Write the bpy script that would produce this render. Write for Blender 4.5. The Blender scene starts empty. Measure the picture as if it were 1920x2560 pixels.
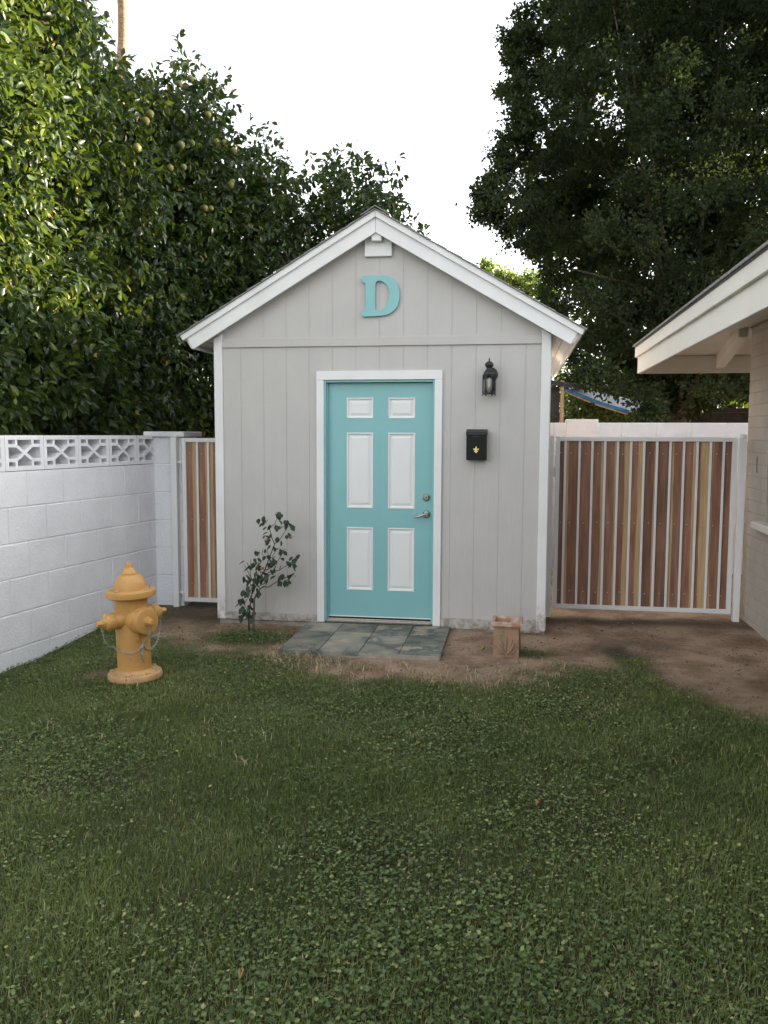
import bpy, bmesh, math, random
import numpy as np
from mathutils import Vector, Matrix
rnd = random.Random(7)
rg = np.random.default_rng(11)
SC = bpy.context.scene
COL = SC.collection
R = math.radians

# ------------------------------------------------------------------ camera
FPX, YAW, PITCH, ROLL = 2108.85, .1559, .0910, .0036
CAM = np.array([1.1678, -7.119, 1.6744])
def cam_axes():
    f0 = np.array([-math.sin(YAW)*math.cos(PITCH), math.cos(YAW)*math.cos(PITCH), -math.sin(PITCH)])
    r = np.array([math.cos(YAW), math.sin(YAW), 0.]); u = np.cross(r, f0)
    c, s = math.cos(ROLL), math.sin(ROLL)
    return np.array([c*r+s*u, -s*r+c*u, f0])
AX = cam_axes()
cd = bpy.data.cameras.new('camera'); cam = bpy.data.objects.new('camera', cd); COL.objects.link(cam)
cd.sensor_fit = 'VERTICAL'; cd.sensor_height = 32.0; cd.lens = FPX/2560*32.0
cd.clip_start = .05; cd.clip_end = 2000
M4 = Matrix.Identity(4)
for i in range(3):
    M4[i][0] = AX[0][i]; M4[i][1] = AX[1][i]; M4[i][2] = -AX[2][i]; M4[i][3] = CAM[i]
cam.matrix_world = M4
SC.camera = cam
def ray(px, py): return AX.T @ np.array([(px-960)/FPX, -(py-1280)/FPX, 1.])
def on_y(px, py, y):
    v = ray(px, py); t = (y-CAM[1])/v[1]; return CAM+t*v
def on_z(px, py, z=0.):
    v = ray(px, py); t = (z-CAM[2])/v[2]; return CAM+t*v

# ------------------------------------------------------------------ world, sun, exposure
SUN_EL, SUN_AZ = R(11.0), R(28.0)          # azimuth: degrees from +X towards +Y
SV = Vector((math.cos(SUN_EL)*math.cos(SUN_AZ), math.cos(SUN_EL)*math.sin(SUN_AZ), math.sin(SUN_EL)))
w = bpy.data.worlds.new('World'); SC.world = w; w.use_nodes = True
nt = w.node_tree; nt.nodes.clear()
sky = nt.nodes.new('ShaderNodeTexSky'); sky.sky_type = 'NISHITA'; sky.sun_disc = False
sky.sun_elevation = SUN_EL; sky.sun_rotation = math.atan2(SV.x, SV.y)
sky.air_density = 1.0; sky.dust_density = 3.0; sky.ozone_density = 1.0
hs = nt.nodes.new('ShaderNodeHueSaturation'); hs.inputs['Saturation'].default_value = .22
bg = nt.nodes.new('ShaderNodeBackground'); bg.inputs['Strength'].default_value = .15
wo = nt.nodes.new('ShaderNodeOutputWorld')
nt.links.new(sky.outputs[0], hs.inputs['Color']); nt.links.new(hs.outputs[0], bg.inputs['Color']); nt.links.new(bg.outputs[0], wo.inputs['Surface'])
sl = bpy.data.lights.new('sun', 'SUN'); sl.energy = 4.8; sl.angle = R(.5); sl.color = (1., .80, .55)
so = bpy.data.objects.new('sun', sl); COL.objects.link(so)
so.rotation_euler = SV.to_track_quat('Z', 'Y').to_euler(); so.location = (20, 10, 20)
vs = SC.view_settings; vs.view_transform = 'Standard'; vs.look = 'None'; vs.gamma = 1; vs.exposure = 2.55
SC.cycles.max_bounces = 6; SC.cycles.transparent_max_bounces = 8

# ------------------------------------------------------------------ helpers
WL = {}
def wl(o): return WL.get(o.name, Vector((0, 0, 0))) if o else Vector((0, 0, 0))
def thing(name, label, cat, loc=(0, 0, 0), group=None):
    o = bpy.data.objects.new(name, None); COL.objects.link(o); o.location = loc
    o.empty_display_size = .1
    WL[o.name] = Vector(loc); o['label'] = label; o['category'] = cat
    if group: o['group'] = group
    return o
def tag(o, label, cat, group=None):
    o['label'] = label; o['category'] = cat
    if group: o['group'] = group
    return o
def link(name, me, parent, center):
    o = bpy.data.objects.new(name, me); COL.objects.link(o)
    WL[o.name] = Vector(center)
    if parent: o.parent = parent
    o.location = Vector(center)-wl(parent)
    return o
def mk(name, V, F, m, parent=None, smooth=False, bevel=0, seg=1, center=None):
    V = np.asarray(V, float)
    c = (V.min(0)+V.max(0))/2 if center is None else np.asarray(center, float)
    me = bpy.data.meshes.new(name)
    me.from_pydata([tuple(v) for v in V-c], [], [tuple(f) for f in F])
    if bevel:
        bm = bmesh.new(); bm.from_mesh(me)
        ed = [e for e in bm.edges if len(e.link_faces) == 2 and e.calc_face_angle(0) > .6]
        bmesh.ops.bevel(bm, geom=ed, offset=bevel, segments=seg, affect='EDGES', clamp_overlap=True)
        bm.to_mesh(me); bm.free()
    if m: me.materials.append(m)
    if smooth: me.polygons.foreach_set('use_smooth', [True]*len(me.polygons))
    me.update()
    return link(name, me, parent, c)
def dupe(o, parent, center, rot=None, scale=None):
    c = bpy.data.objects.new(o.name.split('.')[0], o.data); COL.objects.link(c)
    WL[c.name] = Vector(center); c.parent = parent; c.location = Vector(center)-wl(parent)
    if rot: c.rotation_euler = rot
    if scale: c.scale = scale
    return c
BF = [(0, 3, 2, 1), (4, 5, 6, 7), (0, 1, 5, 4), (1, 2, 6, 5), (2, 3, 7, 6), (3, 0, 4, 7)]
def bv(x0, x1, y0, y1, z0, z1):
    return [(x0, y0, z0), (x1, y0, z0), (x1, y1, z0), (x0, y1, z0), (x0, y0, z1), (x1, y0, z1), (x1, y1, z1), (x0, y1, z1)]
def box(name, x0, x1, y0, y1, z0, z1, m, parent=None, bevel=0):
    return mk(name, bv(x0, x1, y0, y1, z0, z1), BF, m, parent, bevel=bevel)
def prism_vf(P, y0, y1):
    """P: counter-clockwise (x,z) polygon seen from -y; extruded y0..y1"""
    n = len(P); V = [(x, y0, z) for x, z in P]+[(x, y1, z) for x, z in P]
    F = [tuple(range(n)), tuple(range(2*n-1, n-1, -1))]
    for i in range(n):
        j = (i+1) % n; F.append((i, i+n, j+n, j))
    return V, F
def prism(name, P, y0, y1, m, parent=None, bevel=0):
    a = sum(P[i][0]*P[(i+1) % len(P)][1]-P[(i+1) % len(P)][0]*P[i][1] for i in range(len(P)))
    if a < 0: P = P[::-1]
    V, F = prism_vf(P, y0, y1)
    return mk(name, V, F, m, parent, bevel=bevel)
class MB:
    """collects shapes into one mesh"""
    def __init__(s): s.V = []; s.F = []
    def add(s, V, F):
        k = len(s.V); s.V += [tuple(v) for v in V]; s.F += [tuple(i+k for i in f) for f in F]; return s
    def box(s, *a): return s.add(bv(*a), BF)
    def build(s, name, m, parent=None, **k): return mk(name, s.V, s.F, m, parent, **k)
def tube_vf(P, rad, n=8, cap=True):
    P = [np.asarray(p, float) for p in P]; k = len(P)
    if np.isscalar(rad): rad = [rad]*k
    V = []; F = []; prev = None
    for i in range(k):
        d = P[min(i+1, k-1)]-P[max(i-1, 0)]; d = d/(np.linalg.norm(d)+1e-9)
        if prev is None:
            a = np.array([0, 0, 1.]) if abs(d[2]) < .9 else np.array([1., 0, 0]); u = np.cross(d, a)
        else: u = prev-d*np.dot(prev, d)
        u = u/(np.linalg.norm(u)+1e-9); prev = u; v = np.cross(d, u)
        for j in range(n):
            a = 2*math.pi*j/n; V.append(P[i]+rad[i]*(math.cos(a)*u+math.sin(a)*v))
    for i in range(k-1):
        for j in range(n):
            F.append((i*n+j, i*n+(j+1) % n, (i+1)*n+(j+1) % n, (i+1)*n+j))
    if cap: F.append(tuple(range(n))[::-1]); F.append(tuple(range((k-1)*n, k*n)))
    return V, F
def tube(name, P, rad, m, parent=None, n=8, smooth=True):
    V, F = tube_vf(P, rad, n); return mk(name, V, F, m, parent, smooth=smooth)
def lathe_vf(prof, n=24, axis=(0, 0, 1), org=(0, 0, 0), phase=0.):
    """prof: (radius, height) pairs along axis"""
    ax = np.asarray(axis, float); ax = ax/np.linalg.norm(ax)
    a = np.array([0, 0, 1.]) if abs(ax[2]) < .9 else np.array([1., 0, 0])
    u = np.cross(a, ax); u /= np.linalg.norm(u); v = np.cross(ax, u); org = np.asarray(org, float)
    V = []; F = []
    for r, h in prof:
        for j in range(n):
            t = 2*math.pi*j/n+phase; V.append(org+ax*h+max(r, 1e-4)*(math.cos(t)*u+math.sin(t)*v))
    for i in range(len(prof)-1):
        for j in range(n):
            F.append((i*n+j, i*n+(j+1) % n, (i+1)*n+(j+1) % n, (i+1)*n+j))
    F.append(tuple(range(n))[::-1]); F.append(tuple(range((len(prof)-1)*n, len(prof)*n)))
    return V, F
def auto_smooth(o, ang=35):
    me = o.data; bm = bmesh.new(); bm.from_mesh(me)
    for f in bm.faces: f.smooth = True
    for e in bm.edges:
        if len(e.link_faces) == 2 and e.calc_face_angle(0) > R(ang): e.smooth = False
    bm.to_mesh(me); bm.free(); return o
def lathe(name, prof, m, parent=None, n=24, axis=(0, 0, 1), org=(0, 0, 0), phase=0., ang=35):
    V, F = lathe_vf(prof, n, axis, org, phase); return auto_smooth(mk(name, V, F, m, parent), ang)
def tri_mesh(name, V, T, m, parent=None, tint=None, kind=None, smooth=False, center=(0, 0, 0)):
    """V (n,3), T (k,3) numpy; tint per vertex 0..1 in a colour attribute"""
    c = np.asarray(center, float)
    V = np.ascontiguousarray(V-c, dtype=np.float32); T = np.ascontiguousarray(T, dtype=np.int32)
    me = bpy.data.meshes.new(name); me.vertices.add(len(V)); me.vertices.foreach_set('co', V.ravel())
    me.loops.add(T.size); me.loops.foreach_set('vertex_index', T.ravel())
    me.polygons.add(len(T)); me.polygons.foreach_set('loop_start', np.arange(0, T.size, 3, dtype=np.int32))
    me.polygons.foreach_set('loop_total', np.full(len(T), 3, dtype=np.int32))
    if smooth: me.polygons.foreach_set('use_smooth', np.ones(len(T), dtype=bool))
    me.update(calc_edges=True)
    if tint is not None:
        a = me.attributes.new('tint', 'FLOAT', 'POINT'); a.data.foreach_set('value', np.asarray(tint, dtype=np.float32))
    me.materials.append(m)
    o = link(name, me, parent, c)
    if kind: o['kind'] = kind
    return o
def flat_curve(name, loops, ext, bev, m, parent, org, closed=True):
    """filled outline (first loop) with holes, in the xz plane at org, front towards -y"""
    cu = bpy.data.curves.new(name, 'CURVE'); cu.dimensions = '2D'; cu.fill_mode = 'BOTH'; cu.extrude = ext; cu.bevel_depth = bev; cu.bevel_resolution = 1
    for L in loops:
        sp = cu.splines.new('POLY'); sp.points.add(len(L)-1); sp.use_cyclic_u = True
        for p, q in zip(sp.points, L): p.co = (q[0], q[1], 0, 1)
    o = bpy.data.objects.new(name, cu); COL.objects.link(o)
    bpy.context.view_layer.update()
    me = bpy.data.meshes.new_from_object(o.evaluated_get(bpy.context.evaluated_depsgraph_get()))
    bpy.data.objects.remove(o); me.transform(Matrix.Rotation(R(90), 4, 'X')); me.materials.clear(); me.materials.append(m); me.name = name
    return link(name, me, parent, org)
def catmull(P, k=4):
    n = len(P); out = []
    for i in range(n):
        a, b, c, d = [np.array(P[(i+j) % n], float) for j in (-1, 0, 1, 2)]
        for s in range(k):
            t = s/k; out.append(tuple(.5*((2*b)+(c-a)*t+(2*a-5*b+4*c-d)*t*t+(3*b-a-3*c+d)*t**3)))
    return out
def rowrand(n, a, b): return rg.uniform(a, b, n)
def unit(v): return v/(np.linalg.norm(v, axis=-1, keepdims=True)+1e-9)

# ------------------------------------------------------------------ materials
def nodes(name):
    m = bpy.data.materials.new(name); m.use_nodes = True; t = m.node_tree; b = t.nodes['Principled BSDF']; return m, t, b
def N(t, typ, **k):
    n = t.nodes.new(typ)
    for a, v in k.items():
        if a in n.inputs.keys(): n.inputs[a].default_value = v
        else: setattr(n, a, v)
    return n
def pos(t, scale=(1, 1, 1), obj=False):
    g = t.nodes.new('ShaderNodeTexCoord') if obj else t.nodes.new('ShaderNodeNewGeometry')
    mp = t.nodes.new('ShaderNodeMapping'); mp.inputs['Scale'].default_value = scale
    t.links.new(g.outputs['Object' if obj else 'Position'], mp.inputs['Vector']); return mp.outputs[0]
def noise(t, vec, scale, detail=4, rough=.55):
    n = N(t, 'ShaderNodeTexNoise'); n.inputs['Scale'].default_value = scale; n.inputs['Detail'].default_value = detail; n.inputs['Roughness'].default_value = rough
    t.links.new(vec, n.inputs['Vector']); return n.outputs['Fac']
def ramp(t, fac, stops):
    r = t.nodes.new('ShaderNodeValToRGB'); e = r.color_ramp.elements
    while len(e) < len(stops): e.new(.5)
    for el, (p, c) in zip(e, stops): el.position = p; el.color = (*c, 1) if len(c) == 3 else c
    t.links.new(fac, r.inputs['Fac']); return r.outputs['Color']
def mixc(t, fac, a, b, typ='MIX'):
    n = t.nodes.new('ShaderNodeMix'); n.data_type = 'RGBA'; n.blend_type = typ
    for s, v in ((0, fac), (6, a), (7, b)):
        if isinstance(v, (int, float)): n.inputs[s].default_value = v
        elif isinstance(v, tuple): n.inputs[s].default_value = (*v, 1)
        else: t.links.new(v, n.inputs[s])
    return n.outputs[2]
def bump(t, b, h, strength=.3, dist=.01, prev=None):
    n = N(t, 'ShaderNodeBump'); n.inputs['Strength'].default_value = strength; n.inputs['Distance'].default_value = dist
    t.links.new(h, n.inputs['Height'])
    if prev is not None: t.links.new(prev, n.inputs['Normal'])
    t.links.new(n.outputs[0], b.inputs['Normal']); return n.outputs[0]
def pmat(name, c1, c2, scale=6, rough=.6, bs=80, bd=.002, bst=.4, stretch=(1, 1, 1), obj=False, lo=.35, hi=.7, metal=0, speck=None):
    m, t, b = nodes(name)
    v = pos(t, stretch, obj)
    col = ramp(t, noise(t, v, scale, 6), [(lo, c1), (hi, c2)])
    if speck:
        v2 = pos(t, (1, 1, 1), obj); f = ramp(t, noise(t, v2, speck[1], 3, .7), [(speck[2], (0, 0, 0)), (speck[2]+.04, (1, 1, 1))])
        col = mixc(t, f, col, speck[0])
    t.links.new(col, b.inputs['Base Color']); b.inputs['Roughness'].default_value = rough; b.inputs['Metallic'].default_value = metal
    if bst: bump(t, b, noise(t, v, bs, 3, .6), bst, bd)
    return m
def paint(name, c, rough=.5, grain=(6, 6, 90), gs=1., bst=.25, dirt=None, var=.05):
    """painted wood: faint brush/grain relief, slight mottling, optional grime near the ground"""
    m, t, b = nodes(name); v = pos(t)
    c2 = tuple(min(1, x*(1+var)) for x in c); c1 = tuple(x*(1-var) for x in c)
    col = ramp(t, noise(t, v, 3.2, 6), [(.3, c1), (.7, c2)])
    if dirt:
        sx = N(t, 'ShaderNodeSeparateXYZ'); t.links.new(pos(t), sx.inputs[0])
        mr = N(t, 'ShaderNodeMapRange'); mr.inputs[1].default_value = .30; mr.inputs[2].default_value = .03; t.links.new(sx.outputs[2], mr.inputs[0])
        mu = N(t, 'ShaderNodeMath', operation='MULTIPLY'); t.links.new(mr.outputs[0], mu.inputs[0]); t.links.new(ramp(t, noise(t, v, 14, 6, .7), [(.42, (0, 0, 0)), (.62, (1, 1, 1))]), mu.inputs[1])
        col = mixc(t, mu.outputs[0], col, dirt)
    t.links.new(col, b.inputs['Base Color']); b.inputs['Roughness'].default_value = rough
    g1 = noise(t, pos(t, grain), gs, 4, .6)
    n1 = bump(t, b, g1, bst, .004)
    bump(t, b, noise(t, v, 160, 2), .12, .002, n1)
    return m
def leafmat(name, stops, rough=.35, trans=.28, tcol=(.25, .38, .04), spec=.4):
    m, t, b = nodes(name)
    at = N(t, 'ShaderNodeAttribute', attribute_name='tint')
    fac = at.outputs['Fac']
    col = ramp(t, fac, stops); t.links.new(col, b.inputs['Base Color']); b.inputs['Roughness'].default_value = rough
    b.inputs['Specular IOR Level'].default_value = spec
    tr = N(t, 'ShaderNodeBsdfTranslucent'); t.links.new(mixc(t, .6, col, tcol), tr.inputs['Color'])
    mx = N(t, 'ShaderNodeMixShader'); mx.inputs[0].default_value = trans
    t.links.new(b.outputs[0], mx.inputs[1]); t.links.new(tr.outputs[0], mx.inputs[2])
    t.links.new(mx.outputs[0], t.nodes['Material Output'].inputs['Surface']); return m
WHITE = paint('white_paint', (.76, .755, .745), .45, (60, 60, 5), 1., .18)
WHITEH = paint('white_paint_dirty', (.74, .735, .725), .5, (60, 60, 5), 1., .22, dirt=(.30, .22, .15))
GREY = paint('grey_siding_paint', (.50, .478, .458), .55, (70, 70, 4), 1., .42, var=.035)
GREYD = paint('grey_skirt_paint', (.47, .45, .43), .6, (5, 60, 60), 1., .5, dirt=(.24, .18, .12))
DARKGAP = pmat('groove_shadow_board', (.30, .29, .28), (.34, .33, .32), 8, .8)
TEAL = paint('teal_paint', (.225, .47, .485), .38, (50, 50, 6), 1., .1, var=.03)
PANELW = paint('white_door_panel', (.76, .76, .75), .35, (80, 80, 4), 1., .12, var=.02)
SHING = pmat('asphalt_shingle', (.14, .135, .13), (.32, .31, .30), 60, .95, 220, .004, .6)
CONC = pmat('concrete', (.26, .23, .19), (.40, .36, .31), 12, .9, 90, .004, .6)
BLOCKW = pmat('white_painted_block', (.72, .72, .745), (.80, .80, .825), 3, .7, 48, .008, .8, speck=((.46, .46, .47), 70, .66))
BLOCKR = pmat('pinkish_white_block', (.70, .67, .68), (.76, .73, .74), 3, .7, 70, .005, .4)
MORTW = pmat('white_painted_mortar', (.66, .66, .675), (.74, .74, .75), 8, .75, 60, .005, .5)
HOUSEW = pmat('tan_painted_brick', (.385, .345, .295), (.47, .425, .37), 3, .75, 45, .006, .5)
HOUSEM = pmat('tan_mortar', (.33, .295, .25), (.40, .36, .31), 8, .85, 60, .005, .5)
CREAM = paint('cream_fascia_paint', (.66, .625, .56), .5, (30, 3, 30), 1., .2)
STEELW = pmat('white_enamel_steel', (.74, .73, .73), (.79, .78, .78), 4, .35, 60, .001, .15)
BLACK = pmat('black_metal', (.012, .012, .013), (.03, .03, .03), 12, .42, 120, .001, .25)
BLACKB = pmat('black_box_enamel', (.005, .005, .006), (.009, .009, .010), 8, .38, 60, .0005, .1)
BLACKB.node_tree.nodes['Principled BSDF'].inputs['Specular IOR Level'].default_value = .3
GOLD = pmat('brass_emblem', (.75, .55, .22), (.9, .72, .38), 60, .25, 60, .0005, .1, metal=1)
NICKEL = pmat('satin_nickel', (.42, .39, .34), (.55, .51, .46), 40, .3, 80, .0005, .1, metal=1)
DARKM = pmat('dark_keyway', (.04, .035, .03), (.06, .05, .045), 20, .4, 60, .001, .1)
CHAIN = pmat('galvanised_chain', (.38, .38, .37), (.55, .55, .54), 60, .35, 90, .0005, .1, metal=.8)
FROST = pmat('frosted_bulb', (.62, .60, .50), (.70, .68, .58), 8, .4, 40, .001, .1)
BARK = pmat('bark', (.055, .042, .032), (.14, .11, .085), 9, .9, 22, .02, .8, stretch=(3, 3, .7))
PALMB = pmat('palm_bark', (.20, .13, .08), (.40, .28, .18), 5, .9, 14, .03, .8, stretch=(2, 2, 6))
TWIG = pmat('twig', (.035, .03, .022), (.08, .065, .045), 20, .8, 60, .003, .4)
STEMP = pmat('rose_cane', (.10, .095, .07), (.22, .19, .15), 30, .75, 60, .003, .4)
BLUET = pmat('blue_tarp', (.02, .12, .30), (.05, .22, .45), 6, .45, 25, .02, .5)
WHITET = pmat('white_tarp', (.55, .58, .62), (.75, .76, .78), 5, .5, 20, .02, .5)
DARKW = pmat('dark_weathered_wood', (.02, .02, .022), (.05, .045, .045), 8, .8, 30, .006, .4)
RAWW = pmat('raw_lumber', (.32, .20, .11), (.48, .32, .19), 5, .75, 40, .003, .4, stretch=(4, 4, .4))
FRUIT = pmat('citrus_peel', (.08, .10, .02), (.20, .17, .03), 6, .65, 150, .001, .35)
PETAL = pmat('faded_petal', (.42, .20, .12), (.58, .36, .25), 40, .6, 60, .002, .3)
WIRE = pmat('grey_cable', (.20, .18, .16), (.28, .26, .24), 20, .6)
def glassmat():
    m, t, b = nodes('lantern_glass'); b.inputs['Base Color'].default_value = (.9, .92, .9, 1); b.inputs['Roughness'].default_value = .12
    b.inputs['Transmission Weight'].default_value = 1.; b.inputs['IOR'].default_value = 1.05; return m
GLASS = glassmat()
def winmat():
    m, t, b = nodes('window_glass'); b.inputs['Base Color'].default_value = (.03, .035, .04, 1); b.inputs['Roughness'].default_value = .05; return m
WINDOW = winmat()
def hydmat():
    m, t, b = nodes('yellow_hydrant_paint'); v = pos(t, (1, 1, 1), True)
    col = ramp(t, noise(t, v, 7, 6), [(.3, (.47, .245, .070)), (.7, (.56, .31, .095))])
    chip = ramp(t, noise(t, v, 34, 5, .75), [(.665, (0, 0, 0)), (.69, (1, 1, 1))])
    col = mixc(t, chip, col, (.10, .055, .03))
    t.links.new(col, b.inputs['Base Color']); b.inputs['Roughness'].default_value = .48
    bump(t, b, noise(t, v, 60, 4, .6), .35, .004); return m
HYD = hydmat()
HYDB = pmat('worn_hydrant_base', (.40, .24, .12), (.60, .36, .14), 10, .65, 50, .005, .5, obj=True, speck=((.26, .17, .11), 20, .60))
def slatemat():
    m, t, b = nodes('slate'); v = pos(t)
    n1 = noise(t, v, 3.3, 8, .62); n2 = noise(t, v, 9, 6, .6)
    oi = N(t, 'ShaderNodeObjectInfo')
    c = ramp(t, n1, [(.30, (.30, .25, .18)), (.42, (.20, .185, .15)), (.50, (.15, .15, .13)), (.545, (.060, .074, .066)), (.60, (.080, .095, .085)), (.615, (.26, .225, .17)), (.7, (.33, .27, .20))])
    c = mixc(t, .22, c, ramp(t, n2, [(.35, (.13, .13, .115)), (.65, (.28, .245, .195))]))
    hv = N(t, 'ShaderNodeHueSaturation'); mr = N(t, 'ShaderNodeMapRange'); mr.inputs[3].default_value = .95; mr.inputs[4].default_value = 1.6
    t.links.new(oi.outputs['Random'], mr.inputs[0]); t.links.new(mr.outputs[0], hv.inputs['Value']); t.links.new(c, hv.inputs['Color'])
    t.links.new(hv.outputs[0], b.inputs['Base Color']); b.inputs['Roughness'].default_value = .8; b.inputs['Specular IOR Level'].default_value = .3
    n0 = bump(t, b, n1, .6, .02); bump(t, b, noise(t, v, 60, 5, .65), .5, .003, n0); return m
SLATE = slatemat()
def plankmat():
    """redwood: sapwood strip along one edge; object colour = (edge position, side, tone, streak)"""
    m, t, b = nodes('redwood_plank'); oi = N(t, 'ShaderNodeObjectInfo')
    sc = N(t, 'ShaderNodeSeparateColor'); t.links.new(oi.outputs['Color'], sc.inputs[0])
    tc = N(t, 'ShaderNodeTexCoord'); sx = N(t, 'ShaderNodeSeparateXYZ'); t.links.new(tc.outputs['Object'], sx.inputs[0])
    v = pos(t, (9, 9, .7)); g = noise(t, v, 3.2, 6, .6); fine = noise(t, pos(t, (120, 120, 3)), 1.3, 4, .6)
    wob = noise(t, pos(t, (6, 6, 1.1)), 1.0, 3)
    heart = ramp(t, g, [(.25, (.130, .062, .038)), (.5, (.255, .122, .076)), (.78, (.38, .20, .125))])
    dark = N(t, 'ShaderNodeHueSaturation'); t.links.new(heart, dark.inputs['Color'])
    mr = N(t, 'ShaderNodeMapRange'); mr.inputs[3].default_value = .62; mr.inputs[4].default_value = 1.35; t.links.new(sc.outputs[2], mr.inputs[0]); t.links.new(mr.outputs[0], dark.inputs['Value'])
    sap = ramp(t, fine, [(.3, (.42, .28, .14)), (.7, (.56, .39, .21))])
    # signed coordinate across the board, flipped by side
    fl = N(t, 'ShaderNodeMapRange'); fl.inputs[3].default_value = -1; fl.inputs[4].default_value = 1; t.links.new(sc.outputs[1], fl.inputs[0])
    mu = N(t, 'ShaderNodeMath', operation='MULTIPLY'); t.links.new(sx.outputs[0], mu.inputs[0]); t.links.new(fl.outputs[0], mu.inputs[1])
    wv = N(t, 'ShaderNodeMath', operation='MULTIPLY_ADD'); wv.inputs[1].default_value = .045; t.links.new(wob, wv.inputs[0]); t.links.new(mu.outputs[0], wv.inputs[2])
    th = N(t, 'ShaderNodeMapRange'); th.inputs[3].default_value = .10; th.inputs[4].default_value = -.03; t.links.new(sc.outputs[0], th.inputs[0])
    df = N(t, 'ShaderNodeMath', operation='SUBTRACT'); t.links.new(wv.outputs[0], df.inputs[0]); t.links.new(th.outputs[0], df.inputs[1])
    ed = N(t, 'ShaderNodeMapRange'); ed.inputs[1].default_value = -.003; ed.inputs[2].default_value = .004; t.links.new(df.outputs[0], ed.inputs[0])
    col = mixc(t, ed.outputs[0], dark.outputs[0], sap)
    col = mixc(t, .25, col, ramp(t, fine, [(.3, (.5, .5, .5)), (.7, (1.25, 1.25, 1.25))]), 'MULTIPLY')
    t.links.new(col, b.inputs['Base Color']); b.inputs['Roughness'].default_value = .6
    bump(t, b, fine, .25, .002); return m
PLANK = plankmat()
def terramat():
    m, t, b = nodes('weathered_terracotta'); v = pos(t, (1, 1, 1), True)
    c = ramp(t, noise(t, v, 9, 6, .65), [(.32, (.20, .125, .08)), (.5, (.31, .20, .13)), (.68, (.37, .165, .08))])
    c = mixc(t, ramp(t, noise(t, v, 16, 5, .6), [(.52, (0, 0, 0)), (.70, (.6, .6, .6))]), c, (.34, .28, .21))
    t.links.new(c, b.inputs['Base Color']); b.inputs['Roughness'].default_value = .85
    bump(t, b, noise(t, v, 45, 5, .65), .5, .005); return m
TERRA = terramat()
TERRAW = pmat('limed_terracotta_rim', (.42, .22, .13), (.60, .52, .46), 14, .8, 60, .003, .4, obj=True, lo=.45, hi=.68)
CITRUS = leafmat('citrus_leaf', [(0, (.010, .023, .009)), (.40, (.019, .038, .013)), (.68, (.050, .080, .019)), (.93, (.14, .17, .03)), (1, (.26, .18, .05))], .38, .20, spec=.28)
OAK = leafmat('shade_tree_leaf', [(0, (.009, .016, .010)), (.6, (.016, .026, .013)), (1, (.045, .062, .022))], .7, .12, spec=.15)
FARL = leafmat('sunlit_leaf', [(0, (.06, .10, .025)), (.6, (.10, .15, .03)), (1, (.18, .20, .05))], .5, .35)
ROSEL = leafmat('rose_leaf', [(0, (.016, .034, .018)), (1, (.036, .060, .028))], .42, .12)
GRASSM = leafmat('grass_blade', [(0, (.066, .102, .024)), (.5, (.126, .173, .045)), (.85, (.216, .258, .082)), (.95, (.40, .36, .18)), (1, (.56, .48, .28))], .5, .30, (.26, .32, .08))
CLOVERM = leafmat('clover_leaf', [(0, (.054, .092, .026)), (.6, (.108, .157, .047)), (.95, (.205, .252, .086)), (1, (.34, .33, .13))], .5, .2, (.26, .32, .08))
STRAW = leafmat('dry_straw', [(0, (.24, .19, .10)), (1, (.50, .42, .26))], .7, .15, (.5, .4, .2))
def dirtmat():
    m, t, b = nodes('garden_soil'); v = pos(t)
    n1 = noise(t, v, 2.1, 8, .62); n2 = noise(t, v, 26, 8, .75)
    c = ramp(t, n1, [(.38, (.125, .074, .045)), (.48, (.26, .165, .105)), (.58, (.46, .325, .225))])
    c = mixc(t, .45, c, ramp(t, n2, [(.3, (.12, .074, .047)), (.5, (.26, .17, .112)), (.75, (.42, .305, .21))]))
    at = N(t, 'ShaderNodeAttribute', attribute_name='tint')     # 0 dry dirt .. 1 dark soil, as under the lawn
    c = mixc(t, at.outputs['Fac'], c, mixc(t, n2, (.020, .018, .009), (.048, .044, .020)))
    t.links.new(c, b.inputs['Base Color']); b.inputs['Roughness'].default_value = .95
    n0 = bump(t, b, n1, .5, .04); bump(t, b, n2, 1., .014, n0); return m
DIRT = dirtmat()

# ------------------------------------------------------------------ ground
def vn(x, y, s=1., seed=0):
    """cheap smooth pseudo noise in -1..1"""
    x = np.asarray(x, float)*s+seed*17.3; y = np.asarray(y, float)*s-seed*9.1
    return (np.sin(1.7*x+1.3*np.sin(.9*y+.4))+np.sin(2.3*y+1.7*np.sin(1.1*x-.7))+.6*np.sin(3.1*(x+y)+1.1*np.sin(2.1*x))+.5*np.sin(4.3*(x-y)+.6))/2.6
def sstep(a, b, x):
    t = np.clip((np.asarray(x, float)-a)/(b-a), 0, 1); return t*t*(3-2*t)
BX = [-3.2, -2.6, -2.2, -1.9, -1.5, -1.1, -.6, -.14, .3, .8, 1.2, 1.7, 2.1, 2.35, 2.7, 3.3]
BY = [-.2, -.30, -.45, -.62, -.75, -.90, -1.08, -1.25, -1.38, -1.42, -1.30, -1.02, -1.08, -1.50, -1.85, -2.35]
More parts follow.
